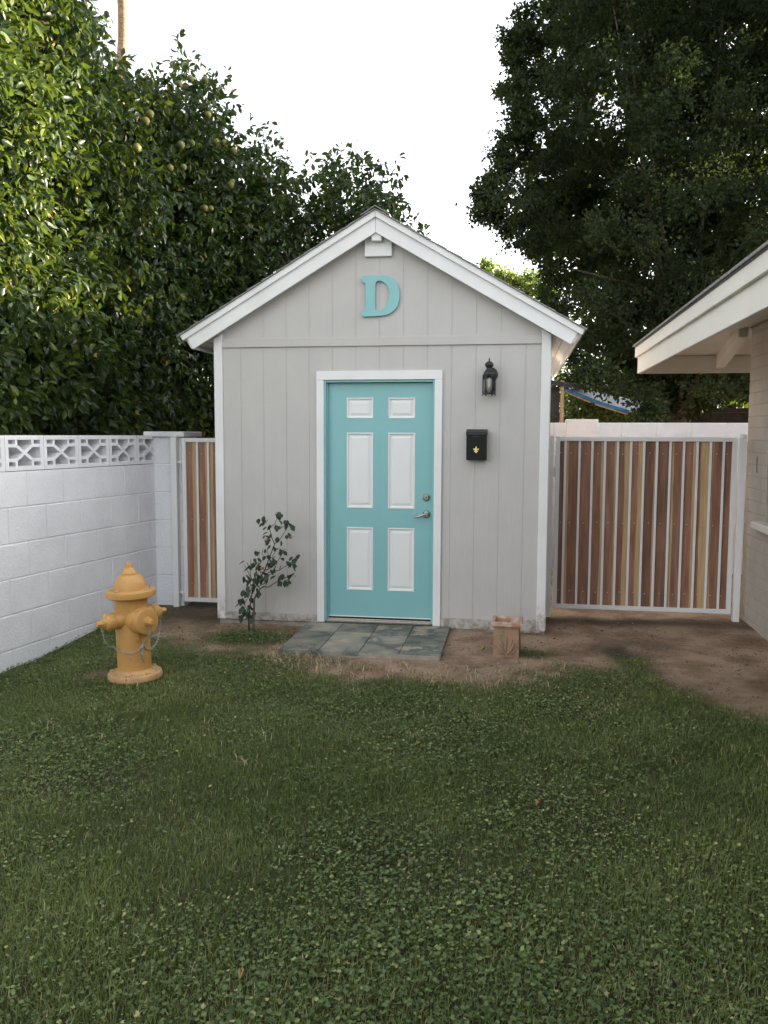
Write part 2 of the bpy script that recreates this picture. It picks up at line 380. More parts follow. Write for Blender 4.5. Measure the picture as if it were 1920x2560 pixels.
def lawn(x, y):
    """1 inside the lawn, 0 on bare dirt"""
    yb = np.interp(x, BX, BY)+.14*vn(x, y, 3.1, 1)+.09*vn(x, y, 9, 2)+.07*vn(x, y, 23, 3)
    a = sstep(.26, -.40, y-yb)
    patch = np.exp(-(((x+1.02)/.42)**2+((y+.52)/.30)**2)*1.3)*1.1
    left = sstep(-1.9, -2.15, x)*sstep(.45, .1, y)
    ped = np.exp(-(((x-1.27)/.16)**2+((y+.66)/.12)**2))*1.0
    track = np.exp(-(((x-2.02-.12*(y+1.))/.13)**2))*sstep(-.42, -.8, y)*.8
    bare = np.exp(-(((x-.35)/.75)**2+((y+1.42)/.20)**2))*.7
    hb = np.exp(-(((x+1.72)/.16)**2+((y+1.72)/.14)**2))
    return np.clip(np.maximum.reduce([a, patch, left, ped, track])-bare-.8*hb, 0, 1)
def gz_(x, y):
    z = .012*vn(x, y, 1.3, 3)+.006*vn(x, y, 4.7, 4)+.003*vn(x, y, 13, 5)
    near = sstep(.25, .0, y)*1.0
    z = z*sstep(6, 3, np.abs(np.asarray(x, float)))
    slope = -.115*sstep(-1.5, -2.55, x)*sstep(.3, -1.5, y)*sstep(-9, -3, y)
    rut = -.018*np.exp(-(((x-2.0)/.10)**2))*sstep(-.9, -.5, y)*sstep(.9, .5, y)
    flat = np.exp(-((x/.75)**4+((y+.5)/.62)**4))
    return (z+rut)*(1-flat)-.008*flat+slope
xs = np.concatenate([[-400, -150, -60, -25, -12, -7, -5, -4], np.arange(-3.5, 4.51, .06), [5.5, 7, 10, 16, 30, 70, 160, 400]])
ys = np.concatenate([[-400, -120, -40, -18, -11, -8.5], np.arange(-7.2, 2.01, .06), [2.6, 3.4, 5, 8, 13, 22, 45, 110, 260, 500]])
GX, GY = np.meshgrid(xs, ys)
gv = np.stack([GX.ravel(), GY.ravel(), gz_(GX.ravel(), GY.ravel())], 1)
nx, ny = len(xs), len(ys)
ii = (np.arange(ny-1)[:, None]*nx+np.arange(nx-1)[None]).ravel()
gt = np.concatenate([np.stack([ii, ii+1, ii+nx+1], 1), np.stack([ii, ii+nx+1, ii+nx], 1)])
soil_dark = np.clip(lawn(gv[:, 0], gv[:, 1])*.95, 0, 1)
dx, dy = gv[:, 0], gv[:, 1]
soil_dark = np.maximum(soil_dark, .92*np.clip(1.25*np.exp(-(((dx-1.98+.05*vn(dy, dx, 8))/.15)**2+((dy+.45)/.34)**2)), 0, 1))  # damp stain on the bare dirt
soil_dark = np.maximum(soil_dark, .65*np.exp(-((dy-.62)/.18)**2)*(dx > 1.4)*(dx < 3.3))  # darker band along the foot of the wide gate
soil_dark = np.maximum(soil_dark, +.40*sstep(-.75, -1.25, dy)*sstep(.3, 1., dx)*(.7+.3*vn(dx, dy, 5, 8)))
soil_dark = np.maximum(soil_dark, .8*(dx < -1.4)*(dx > -2.4)*sstep(-.5, .3, dy))  # darker ground in the passage at the narrow gate
g = tri_mesh('ground', gv, gt, DIRT, tint=soil_dark, smooth=True); g['kind'] = 'structure'

# ------------------------------------------------------------------ lawn
def scatter(n, x0, x1, y0, y1, dens):
    P = np.stack([rowrand(n, x0, x1), rowrand(n, y0, y1)], 1)
    return P[rg.random(n) < dens(P[:, 0], P[:, 1])]
def in_view(x, y, pad=.2):
    q = (np.stack([x, y, np.zeros_like(x)], 1)-CAM) @ AX.T
    u = q[:, 0]/np.maximum(q[:, 2], .1)*FPX; v = q[:, 1]/np.maximum(q[:, 2], .1)*FPX
    return (q[:, 2] > .3) & (np.abs(u) < 960*(1+pad)) & (v > -1280*(1+.12))
def clear(x, y):
    """keeps plants out of the doorstep, walls, hydrant and pedestal"""
    k = ~((np.abs(x-.01) < .625) & (y > -.985) & (y < .1))
    k &= ~((x > -1.47) & (x < 1.45) & (y > -.03))
    k &= (x+2.39)*math.cos(R(9))-(y)*math.sin(R(9)) > .02
    k &= (x < 3.2)
    k &= ((x-1.10)/.12)**2+((y+.69)/.12)**2 > 1
    k &= ((x+1.42)/.18)**2+((y+1.70)/.18)**2 > 1
    return k
def cl_mask(x, y):
    a = .42+.55*vn(x, y, 1.15, 6)+.25*vn(x, y, 3.3, 7)
    a += .7*np.exp(-(((x-1.3)/1.0)**2+((y+4.7)/.8)**2))+.5*np.exp(-(((x+1.3)/.5)**2+((y+3.2)/.4)**2))+.5*np.exp(-(((x+.2)/.5)**2+((y+2.1)/.3)**2))
    a += 1.2*sstep(-1.6, -1.2, y)
    a -= .5*np.exp(-(((x+.1)/.45)**2+((y+4.3)/1.0)**2))
    return np.clip(a, .06, 1)
def blades(P, L, W, lean, tint, zoff=0.):
    n = len(P); z = gz_(P[:, 0], P[:, 1])-.004+zoff
    a = rowrand(n, 0, 2*math.pi); b = a+rowrand(n, -.5, .5)+math.pi/2
    d = np.stack([np.cos(a), np.sin(a)], 1); s = np.stack([np.cos(b), np.sin(b)], 1)
    base = np.column_stack([P, z])
    ln = (lean*L)[:, None]
    mid = base+np.column_stack([d*ln*.35, L*.6*np.sqrt(np.clip(1-(lean*.5)**2, .1, 1))])
    tip = base+np.column_stack([d*ln, L*np.sqrt(np.clip(1-lean**2*.8, .05, 1))])
    w3 = np.column_stack([s*W[:, None]*.5, np.zeros(n)])
    V = np.stack([base-w3, base+w3, mid-w3*.8, mid+w3*.8, tip], 1).reshape(-1, 3)
    k = (np.arange(n)*5)[:, None]
    T = np.concatenate([k+np.array([0, 1, 3]), k+np.array([0, 3, 2]), k+np.array([2, 3, 4])], 1).reshape(-1, 3)
    return V, T, np.repeat(tint, 5)
def gdens(x, y):
    d = np.hypot(x-CAM[0], y-CAM[1]); iv = in_view(x, y)
    k = np.where(iv, np.clip(1.25-d*.07, .5, 1), 0.)
    return k*lawn(x, y)*clear(x, y)*(1-.28*cl_mask(x, y))
P = scatter(760000, -3.2, 3.2, -5.7, .4, gdens)
n = len(P); x, y = P.T
L = rowrand(n, .018, .046)*(1+.35*vn(x, y, 1.7, 9))*np.clip(lawn(x, y)+.25, .4, 1)
tn = np.clip(.42+.30*vn(x, y, .9, 10)+.20*vn(x, y, 3.7, 11)+rg.normal(0, .20, n), 0, .88)
dry = rg.random(n) < .022+.05*np.clip(vn(x, y, 2.2, 12), 0, 1)+.12*np.exp(-((y-np.interp(x, BX, BY)+.15)/.2)**2)
tn[dry] = rowrand(dry.sum(), .9, 1.)
V, T, tt = blades(P, L, rowrand(n, .0022, .0042), rowrand(n, .15, .95), tn)
Q = scatter(300000, -3.4, 3.2, -7.6, .4, lambda x, y: .62*lawn(x, y)*clear(x, y)*~in_view(x, y))
k = len(Q); a_ = rowrand(k, 0, 2*math.pi); b_ = rowrand(k, 0, 2*math.pi); L_ = rowrand(k, .02, .045); w_ = rowrand(k, .003, .006)
bs = np.column_stack([Q, gz_(Q[:, 0], Q[:, 1])-.003]); sd_ = np.column_stack([np.cos(a_)*w_, np.sin(a_)*w_, np.zeros(k)]); tp_ = bs+np.column_stack([np.cos(b_)*L_*.6, np.sin(b_)*L_*.6, L_*.75])
T = np.concatenate([T, len(V)+np.arange(3*k).reshape(-1, 3)]); V = np.concatenate([V, np.stack([bs-sd_, bs+sd_, tp_], 1).reshape(-1, 3)])
tt = np.concatenate([tt, np.repeat(np.clip(.42+.30*vn(Q[:, 0], Q[:, 1], .9, 10)+rg.normal(0, .2, k), 0, .88), 3)])
o = tri_mesh('grass', V, T, GRASSM, tint=tt, kind='stuff')
tag(o, 'short green mown lawn grass in front of the little shed', 'grass')
def cdens(x, y):
    d = np.hypot(x-CAM[0], y-CAM[1]); iv = in_view(x, y)
    return np.where(iv, np.clip(1.2-d*.07, .5, 1), .3)*lawn(x, y)*clear(x, y)*cl_mask(x, y)
P = scatter(210000, -3.2, 3.2, -5.7, .4, cdens)
n = len(P); x, y = P.T
rad = rowrand(n, .0045, .0098)*(1+.15*vn(x, y, 2, 13)); h = rowrand(n, .008, .034)
A = rowrand(n, 0, 2*math.pi); tl = rowrand(n, 0, .75); ta = rowrand(n, 0, 2*math.pi)
nrm = np.stack([np.sin(tl)*np.cos(ta), np.sin(tl)*np.sin(ta), np.cos(tl)], 1)
e1 = unit(np.cross(nrm, np.array([0.31, .95, .05]))); e2 = np.cross(nrm, e1)
c = np.column_stack([P, gz_(x, y)+h])
angs = np.array([.35, 1.45, 2.6, 3.7, 4.85, 5.93])
ring = [c+(rad*(.35 if i == 5 else 1.))[:, None]*(np.cos(A+a)[:, None]*e1+np.sin(A+a)[:, None]*e2)+nrm*(rad*.25)[:, None]*(0 if i == 5 else 1) for i, a in enumerate(angs)]
V = np.stack(ring, 1).reshape(-1, 3); k = (np.arange(n)*6)[:, None]
T = np.concatenate([k+np.array([5, 0, 1]), k+np.array([5, 1, 2]), k+np.array([5, 2, 3]), k+np.array([5, 3, 4])], 1).reshape(-1, 3)
tn = np.clip(.45+.2*vn(x, y, 1.4, 14)+rg.normal(0, .27, n), 0, 1); tn[rg.random(n) < .006] = 1
o = tri_mesh('clover', V, T, CLOVERM, tint=np.repeat(tn, 6), kind='stuff')
tag(o, 'low round-leaved clover spreading through the lawn', 'clover')
# straw-coloured dead tufts where the lawn meets bare soil
cl = []
for i in range(150):
    tx = rnd.uniform(-.75, 1.55); ty = np.interp(tx, BX, BY)+rnd.gauss(.0, .17)
    if rnd.random() < .18: tx, ty = rnd.uniform(-1.6, 2.6), rnd.uniform(-3.2, -1.6)
    if clear(np.array([tx]), np.array([ty]))[0]: cl.append((tx, ty))
cl += [(1.46, -1.05), (1.5, -1.1), (1.62, -2.15), (.7, -2.3), (.95, -2.25)]
P = np.concatenate([np.array(q)+rg.normal(0, .026, (rnd.randint(5, 13), 2)) for q in cl])
n = len(P); V, T, tt = blades(P, rowrand(n, .035, .085), rowrand(n, .0035, .0065), rowrand(n, .6, 1.05), rg.random(n))
o = tri_mesh('dry_grass', V, T, STRAW, tint=tt, kind='stuff'); tag(o, 'straw coloured dead grass tufts in front of the slate doorstep', 'dry grass')
# small stones and crumbs of soil on the bare dirt
P = scatter(14000, -2.3, 3.2, -2.3, .75, lambda x, y: (1-lawn(x, y))*clear(x, y)*(.35+.5*vn(x, y, 5, 21)))
n = len(P); s = rowrand(n, .002, .007)*np.where(rg.random(n) < .05, 2.0, 1)
oc = np.array([[1, 0, 0], [0, 1, 0], [-1, 0, 0], [0, -1, 0], [0, 0, .8], [0, 0, -.6]], float)
V = (np.column_stack([P, gz_(P[:, 0], P[:, 1])+.001])[:, None]+oc[None]*(s[:, None]*rg.uniform(.6, 1.3, (n, 6)))[..., None]).reshape(-1, 3)
k = (np.arange(n)*6)[:, None]; of = [(0, 1, 4), (1, 2, 4), (2, 3, 4), (3, 0, 4), (1, 0, 5), (2, 1, 5), (3, 2, 5), (0, 3, 5)]
T = np.concatenate([k+np.array(f) for f in of], 1).reshape(-1, 3)
PEB = leafmat('soil_crumb', [(0, (.05, .034, .022)), (.8, (.16, .11, .075)), (.93, (.26, .21, .16)), (1, (.5, .46, .4))], .9, .0)
o = tri_mesh('soil_crumbs', V, T, PEB, tint=np.repeat(rg.random(n), 6), kind='stuff'); tag(o, 'loose crumbs of soil and small stones on the bare dirt', 'gravel')

# ------------------------------------------------------------------ shed
CX = -.0145; SX0, SX1 = -1.455, 1.426
shed = thing('shed', 'small grey gabled shed with white trim and a teal panelled door', 'shed', (CX, 0, 0))
TH = math.atan(.584); CO, SI = math.cos(TH), math.sin(TH); AZ = 3.530
def rk(side, s, t): return (CX+side*(s*CO-t*SI), AZ-s*SI-t*CO)
def roof_z(x, t=0.): return AZ-abs(x-CX)*.584-t/CO
SEND = 1.973
BACK = 4.35
# siding boards between the grooves
gx = [SX0+.035]+[-1.4195+.2035*i for i in range(1, 14)]+[SX1-.035]
ZB, ZT = 2.425, 2.498
box('backing_panel', SX0+.03, -.49, 0.0150, .05, .05, 2.16, GREY, shed); box('backing_panel', .49, SX1-.03, 0.0150, .05, .05, 2.16, GREY, shed)
prism('backing_panel', [(SX0+.03, 2.1605), (SX1-.03, 2.1605), (SX1-.03, roof_z(SX1, .12)), (CX, roof_z(CX, .12)), (SX0+.03, roof_z(SX0, .12))], .0150, .05, GREY, shed)
for a, b in zip(gx[:-1], gx[1:]):
    x0, x1 = a+.0035, b-.0035
    if b-a < .05: continue
    pieces = []
    if x1 < -.5 or x0 > .5: pieces.append((x0, x1, .09))
    else:
        if x0 < -.5: pieces.append((x0, -.5, .09))
        if x1 > .5: pieces.append((.5, x1, .09))
        pieces.append((max(x0, -.5), min(x1, .5), 2.16))
    for p0, p1, zb in pieces:
        if p1-p0 > .01: box('siding_board', p0, p1, .012, .0149, zb, ZB+.02, GREY, shed, bevel=.0008)
    top = [(x0, roof_z(x0, .12)), (x1, roof_z(x1, .12))]
    if x0 < CX < x1: top.insert(1, (CX, roof_z(CX, .12)))
    prism('siding_board', [(x0, ZT-.02), (x1, ZT-.02)]+top[::-1], .012, .0149, GREY, shed, bevel=.0008)
box('trim_band', SX0+.076, SX1-.076, -.004, .0115, ZB, ZT, GREY, shed, bevel=.002)
for x0, x1 in ((SX0, SX0+.075), (SX1-.075, SX1)):
    s = -1 if x0 < 0 else 1
    prism('corner_board', [(x0, .035), (x1, .035), (x1, roof_z(x1, .165)), (x0, roof_z(x0, .165))], -.008, .012, WHITEH, shed, bevel=.003)
box('corner_return', SX0-.006, SX0+.012, .0125, .09, .035, roof_z(SX0, .17), WHITEH, shed, bevel=.002)
box('corner_return', SX1-.012, SX1+.006, .0125, .09, .035, roof_z(SX1, .17), WHITEH, shed, bevel=.002)
box('skirt_board', SX0+.076, -.542, -.002, .0115, .034, .103, GREYD, shed, bevel=.002)
box('skirt_board', .542, SX1-.076, -.002, .0115, .024, .112, GREYD, shed, bevel=.002)
# ragged rotten lower edge at the right corner
mb = MB()
for i in range(14):
    a = 1.12+.0215*i; mb.box(a, a+.0212, -.004-rnd.random()*.006, .011, .008+rnd.random()*.018, .10+rnd.random()*.03)
mb.build('rotten_edge', GREYD, shed)['label'] = 'crumbling painted edge at the foot of the wall'
box('footing', SX0+.02, SX1-.02, .03, BACK-.02, -.2, .06, CONC, shed)
box('footing', SX0+.015, SX1-.004, .014, .03, -.2, .026, CONC, shed)
box('side_wall', SX0+.013, SX0+.05, .09, BACK, .06, roof_z(SX0, .15), GREY, shed); box('side_wall', SX1-.05, SX1-.013, .09, BACK, .06, roof_z(SX1, .15), GREY, shed)
prism('rear_wall', [(SX0, .06), (SX1, .06), (SX1, roof_z(SX1, .15)), (CX, roof_z(CX, .15)), (SX0, roof_z(SX0, .15))], BACK, BACK+.03, GREY, shed)
# roof
YF, YR = -.100, BACK+.10
for sd in (-1, 1):
    P = [rk(sd, 0.018*math.tan(TH), .018), rk(sd, SEND-.012, .018), rk(sd, SEND-.012, .034), rk(sd, .034*math.tan(TH), .034)]
    deck = prism('roof_deck', P, YF+.002, YR, WHITE, shed)
    t0, t1 = .016, .064
    prism('fascia_trim', [rk(sd, t0*math.tan(TH)+.001, t0), rk(sd, SEND, t0), rk(sd, SEND, t1), rk(sd, t1*math.tan(TH)+.001, t1)], YF-.022, YF, WHITE, shed, bevel=.002)
    t0, t1 = .035, .168
    prism('fascia_board', [rk(sd, t0*math.tan(TH)+.001, t0), rk(sd, SEND-.03, t0), rk(sd, SEND-.03, t1), rk(sd, t1*math.tan(TH)+.001, t1)], YF+.001, YF+.021, WHITE, shed, bevel=.002)
    # eave fascia running back along the side
    prism('eave_fascia', [rk(sd, SEND-.03, .035), rk(sd, SEND-.012, .035), rk(sd, SEND-.012, .15), rk(sd, SEND-.03, .15)], YF+.022, YR, WHITE, shed, bevel=.002)
    prism('eave_trim', [rk(sd, SEND-.0115, .016), rk(sd, SEND+.006, .016), rk(sd, SEND+.006, .062), rk(sd, SEND-.0115, .062)], YF-.020, YR, WHITE, shed, bevel=.002)
    # soffit boards with open joints
    sw = (abs((SX1 if sd > 0 else SX0)-CX)+.006)/CO
    e = [sw-.02, sw+.10, sw+.19, SEND-.031]
    for k in range(3):
        a, b = e[k]+.003, e[k+1]-.003
        if b-a > .02:
            prism('soffit_board', [rk(sd, a, .10), rk(sd, b, .10), rk(sd, b, .115), rk(sd, a, .115)], YF+.022, YR-.03, WHITE, shed)
    prism('gable_soffit', [rk(sd, .10*math.tan(TH), .100), rk(sd, sw-.025, .100), rk(sd, sw-.025, .114), rk(sd, .114*math.tan(TH), .114)], YF+.022, .0115, WHITE, shed)
    # shingles, one strip per course, tabs uneven at the eave line
    s = SEND+.02; k = 0
    while s > .05:
        s2 = max(s-.145, .0); j = rnd.uniform(-.004, .004)
        P = [rk(sd, s+j, .0155), rk(sd, s+j, .001), rk(sd, s2-.03 if s2 > .03 else .001, .010), rk(sd, s2-.03 if s2 > .03 else .016*math.tan(TH), .0155)]
        prism('shingle_course', P, YF-.034-rnd.uniform(0, .006), YR+.02, SHING, shed); s = s2; k += 1
for k in range(15):
    a = YF-.036+k*.31
    prism('ridge_shingle', [(CX-.12, AZ-.12*.584+.004), (CX, AZ+.006), (CX+.12, AZ-.12*.584+.004), (CX+.12, AZ-.12*.584+.014), (CX, AZ+.016), (CX-.12, AZ-.12*.584+.014)], a, a+.318, SHING, shed)
prism('beam_block', [(CX-.106, 3.158), (CX+.124, 3.158), (CX+.124, roof_z(.124, .122)), (CX, roof_z(CX, .122)), (CX-.106, roof_z(.106, .122))], -.022, .0115, WHITE, shed, bevel=.003)
box('ridge_beam', CX-.038, CX+.045, YF+.022, .0, 3.272, 3.372, WHITE, shed, bevel=.003)
# door casing, jamb and door
DW, DT = .476, 2.140
cas = mk('door_casing', bv(-.541, -DW, -.012, .0115, .040, DT), BF, WHITE, shed, bevel=.003)
mk('casing_side', bv(DW, .541, -.012, .0115, .040, DT), BF, WHITE, cas, bevel=.003)
mk('casing_head', bv(-.541, .541, -.012, .0115, DT+.0005, 2.215), BF, WHITE, cas, bevel=.003)
jm = mk('door_jamb', bv(-.499, -.459, .004, .11, .05, DT-.001), BF, TEAL, shed, bevel=.002)
mk('jamb_side', bv(.459, .499, .004, .11, .05, DT-.001), BF, TEAL, jm, bevel=.002)
mk('jamb_head', bv(-.4585, .4585, .004, .11, 2.121, DT-.0015), BF, TEAL, jm, bevel=.002)
mk('door_stop', bv(-.4585, -.447, .038, .0575, .07, 2.1205), BF, TEAL, jm)
SLY = .060
def panel_door():
    cols = [(-.289, -.056), (.074, .307)]; rows = [(1.815, 1.993), (1.042, 1.694), (.321, .874)]
    xs_ = [-.4565, -.289, -.056, .074, .307, .4565]; zs_ = [.092, .321, .874, 1.042, 1.694, 1.815, 1.993, 2.1185]
    V = []; F = []; idx = {}
    def vid(x, y, z):
        k = (round(x, 5), round(y, 5), round(z, 5))
        if k not in idx: idx[k] = len(V); V.append((x, y, z))
        return idx[k]
    holes = {(1, 1), (3, 1), (1, 3), (3, 3), (1, 5), (3, 5)}
    for i in range(5):
        for j in range(7):
            if (i, j) in holes: continue
            F.append((vid(xs_[i], SLY, zs_[j]), vid(xs_[i+1], SLY, zs_[j]), vid(xs_[i+1], SLY, zs_[j+1]), vid(xs_[i], SLY, zs_[j+1])))
    a, b, c, e = xs_[0], xs_[-1], zs_[0], zs_[-1]
    q = [(a, c), (b, c), (b, e), (a, e)]; k0 = len(V)
    for (x, z) in q: V.append((x, SLY, z))
    for (x, z) in q: V.append((x, SLY+.042, z))
    F.append((k0+7, k0+6, k0+5, k0+4))
    for i in range(4): F.append((k0+i, k0+4+i, k0+4+(i+1) % 4, k0+(i+1) % 4))
    dr = mk('door', V, F, TEAL, shed)
    for x0, x1 in cols:
        for z0, z1 in rows:
            pv = []; pf = []
            steps = [(0, 0), (.003, -.005), (.011, -.004), (.015, .009), (.024, .011), (.046, .001)]
            for ins, dy in steps:
                for (x, z) in ((x0+ins, z0+ins), (x1-ins, z0+ins), (x1-ins, z1-ins), (x0+ins, z1-ins)): pv.append((x, SLY+dy, z))
            for s in range(len(steps)-1):
                for k in range(4):
                    pf.append((s*4+k, s*4+(k+1) % 4, (s+1)*4+(k+1) % 4, (s+1)*4+k))
            k = (len(steps)-1)*4; pf.append((k, k+1, k+2, k+3))
            mk('door_panel', pv, pf, PANELW, dr)
    db = lathe('deadbolt', [(.033, 0), (.033, .006), (.029, .013), (.020, .018), (.019, .026), (.017, .028)], NICKEL, dr, 24, (0, -1, 0), (.407, SLY, 1.143))
    lathe('keyway', [(.008, .026), (.008, .0295)], DARKM, db, 12, (0, -1, 0), (.407, SLY, 1.143))
    lv = lathe('door_lever', [(.033, 0), (.033, .006), (.028, .014), (.017, .019), (.016, .045), (.014, .050)], NICKEL, dr, 24, (0, -1, 0), (.409, SLY, .998))
    pts = [(.409, .998, .012), (.385, .996, .0105), (.362, .987, .0085), (.338, .979, .0075), (.318, .978, .007), (.306, .985, .006), (.303, .995, .0055), (.311, 1.001, .005), (.318, .995, .005)]
    V, F = tube_vf([(p[0], SLY-.045+.0005*i, p[1]) for i, p in enumerate(pts)], [p[2] for p in pts], 10)
    mk('lever_handle', V, F, NICKEL, lv, smooth=True)
    mb = MB(); mb.box(-.4565, .4565, SLY-.004, SLY+.03, .082, .0915); mb.build('door_sweep', WHITE, dr)
    return dr
panel_door()
thr = box('threshold', -.4585, .4585, -.005, .12, .041, .062, NICKEL, shed, bevel=.004)
box('threshold_ridge', -.4585, .4585, .035, .075, .0622, .070, NICKEL, thr, bevel=.002)
box('door_void', -.47, .47, .112, .13, .05, 2.15, DARKM, shed)

# ------------------------------------------------------------------ letter, lantern, mailbox
def norm(P, x0, z1, sx, sz): return [(x0+p[0]*sx, z1-p[1]*sz) for p in P]
oD = [(20, 40), (70, 16), (300, 12), (500, 5), (700, 10), (900, 110), (1040, 300), (1090, 520), (1080, 720), (1010, 920), (860, 1060), (700, 1125), (500, 1150), (250, 1156), (60, 1160), (10, 1115), (8, 1050), (60, 985), (108, 920), (125, 830), (125, 580), (125, 300), (100, 205), (40, 165), (6, 110)]
iD = [(390, 300), (400, 230), (430, 175), (500, 145), (600, 160), (710, 240), (780, 360), (810, 500), (800, 650), (760, 800), (680, 920), (580, 985), (480, 1000), (410, 985), (392, 900), (386, 600)]
sx = .322/1095; sz = .334/1160
L = flat_curve('letter_sign', [norm(catmull(oD), -.161, .167, sx, sz), norm(catmull(iD), -.161, .167, sx, sz)[::-1]], .009, .003, TEAL, None, (.013, -.003, 2.835))
tag(L, 'teal capital letter D on the gable of the grey shed', 'letter')

lan = thing('wall_lantern', 'black metal wall lantern with frosted bulb right of the teal door', 'lantern', (.935, .012, 2.03))
lx, ly = .930, -.075
lathe('back_plate', [(.058, 0), (.058, .012), (.050, .020)], BLACK, lan, 28, (0, -1, 0), (.942, .012, 2.178))
mk('back_plate_lower', bv(.917, .967, -.004, .0118, 2.04, 2.16), BF, BLACK, lan, bevel=.004)
tube('arm', [(.942, .0, 2.175), (.94, -.04, 2.19), (.932, -.07, 2.205)], .011, BLACK, lan, 8)
H6 = R(0)
lathe('roof_cap', [(.050, 2.166), (.054, 2.171), (.052, 2.185), (.042, 2.194), (.026, 2.212), (.024, 2.222), (.040, 2.246), (.041, 2.250), (.036, 2.262), (.026, 2.271), (.020, 2.274), (.012, 2.278), (.0065, 2.284), (.006, 2.291), (.008, 2.295), (.004, 2.300), (.003, 2.308)], BLACK, lan, 6, (0, 0, 1), (lx, ly, 0), H6, 25)
lathe('lantern_base', [(.050, 2.010), (.055, 2.013), (.055, 2.022), (.048, 2.025)], BLACK, lan, 6, (0, 0, 1), (lx, ly, 0), H6, 25)
cage = MB(); cage2 = MB(); gl = MB(); mids = MB()
hexp = [(lx+.051*math.cos(R(60*k)+H6), ly+.051*math.sin(R(60*k)+H6)) for k in range(6)]
for k in range(6):
    (a, b), (c, d) = hexp[k], hexp[(k+1) % 6]
    cage.add(*tube_vf([(a, b, 2.015), (a*.99+lx*.01, b*.99+ly*.01, 2.17)], .0045, 6)); cage.add(*lathe_vf([(.006, 2.000), (.006, 2.012)], 6, (0, 0, 1), (a, b, 0)))
    ia = [(lx+(p-lx)*.97, ly+(q-ly)*.97) for p, q in ((a, b), (c, d))]
    gl.add([(ia[0][0], ia[0][1], 2.026), (ia[1][0], ia[1][1], 2.026), (ia[1][0], ia[1][1], 2.166), (ia[0][0], ia[0][1], 2.166)], [(0, 1, 2, 3)])
    for z in (2.037, 2.158): mids.add(*tube_vf([(a, b, z), (c, d, z)], .0022, 5))
    for f in (.18, .82):
        p = (a+(c-a)*f, b+(d-b)*f); mids.add(*tube_vf([(*p, 2.024), (*p, 2.166)], .0020, 5))
cage.build('cage_posts', BLACK, lan); mids.build('cage_bars', BLACK, lan); gl.build('glass_panes', GLASS, lan)
lathe('bulb', [(.012, 2.034), (.014, 2.046), (.022, 2.055), (.029, 2.075), (.030, 2.105), (.026, 2.128), (.016, 2.142), (.004, 2.147)], FROST, lan, 20, (0, 0, 1), (lx, ly, 0))

mbx = thing('mailbox', 'black wall mailbox with gold fleur-de-lis below the lantern', 'mailbox', (.833, .012, 1.47))
mx0, mx1, mz0, mz1 = .750, .917, 1.470, 1.690
mk('box', [(mx0, -.070, mz0), (mx1, -.070, mz0), (mx1, .0118, mz0), (mx0, .0118, mz0), (mx0, -.078, mz1), (mx1, -.078, mz1), (mx1, .0118, mz1), (mx0, .0118, mz1)], BF, BLACKB, mbx, bevel=.003)
lv_ = [(mx0-.003, -.088, 1.676), (mx1+.004, -.088, 1.676), (mx1+.004, -.084, 1.700), (mx0-.003, -.084, 1.700), (mx0-.003, .0116, 1.726), (mx1+.004, .0116, 1.726), (mx0-.003, .0116, 1.676), (mx1+.004, .0116, 1.676)]
mk('lid', lv_, [(0, 1, 2, 3), (3, 2, 5, 4), (1, 7, 5, 2), (6, 0, 3, 4), (6, 7, 1, 0), (4, 5, 7, 6)], BLACKB, mbx, bevel=.0025)
mb = MB(); arc = [(mx0+.036+i/10*.09, -.0795+.0005*abs(i-5)/5, 1.666-.010*math.sin(math.pi*i/10)) for i in range(11)]
mb.add([(a[0], -.0787, 1.672) for a in arc]+[(a[0], -.0835, a[2]) for a in arc], [(i, i+1, 12+i, 11+i) for i in range(10)])
mb.build('finger_lip', BLACKB, mbx)
half = [(0, 1.0), (.13, .78), (.18, .62), (.12, .46), (.20, .52), (.30, .66), (.46, .66), (.5, .52), (.42, .44), (.36, .50), (.30, .46), (.22, .38), (.12, .34), (.30, .30), (.33, .22), (.25, .17), (.12, .21), (.10, .10), (0, .0)]
fl = [(x, z) for x, z in half]+[(-x, z) for x, z in half[::-1][1:-1]]
flat_curve('emblem', [[(x*.046, (z-.5)*.058) for x, z in fl]], .002, .0012, GOLD, mbx, (.832, -.0765, 1.555))

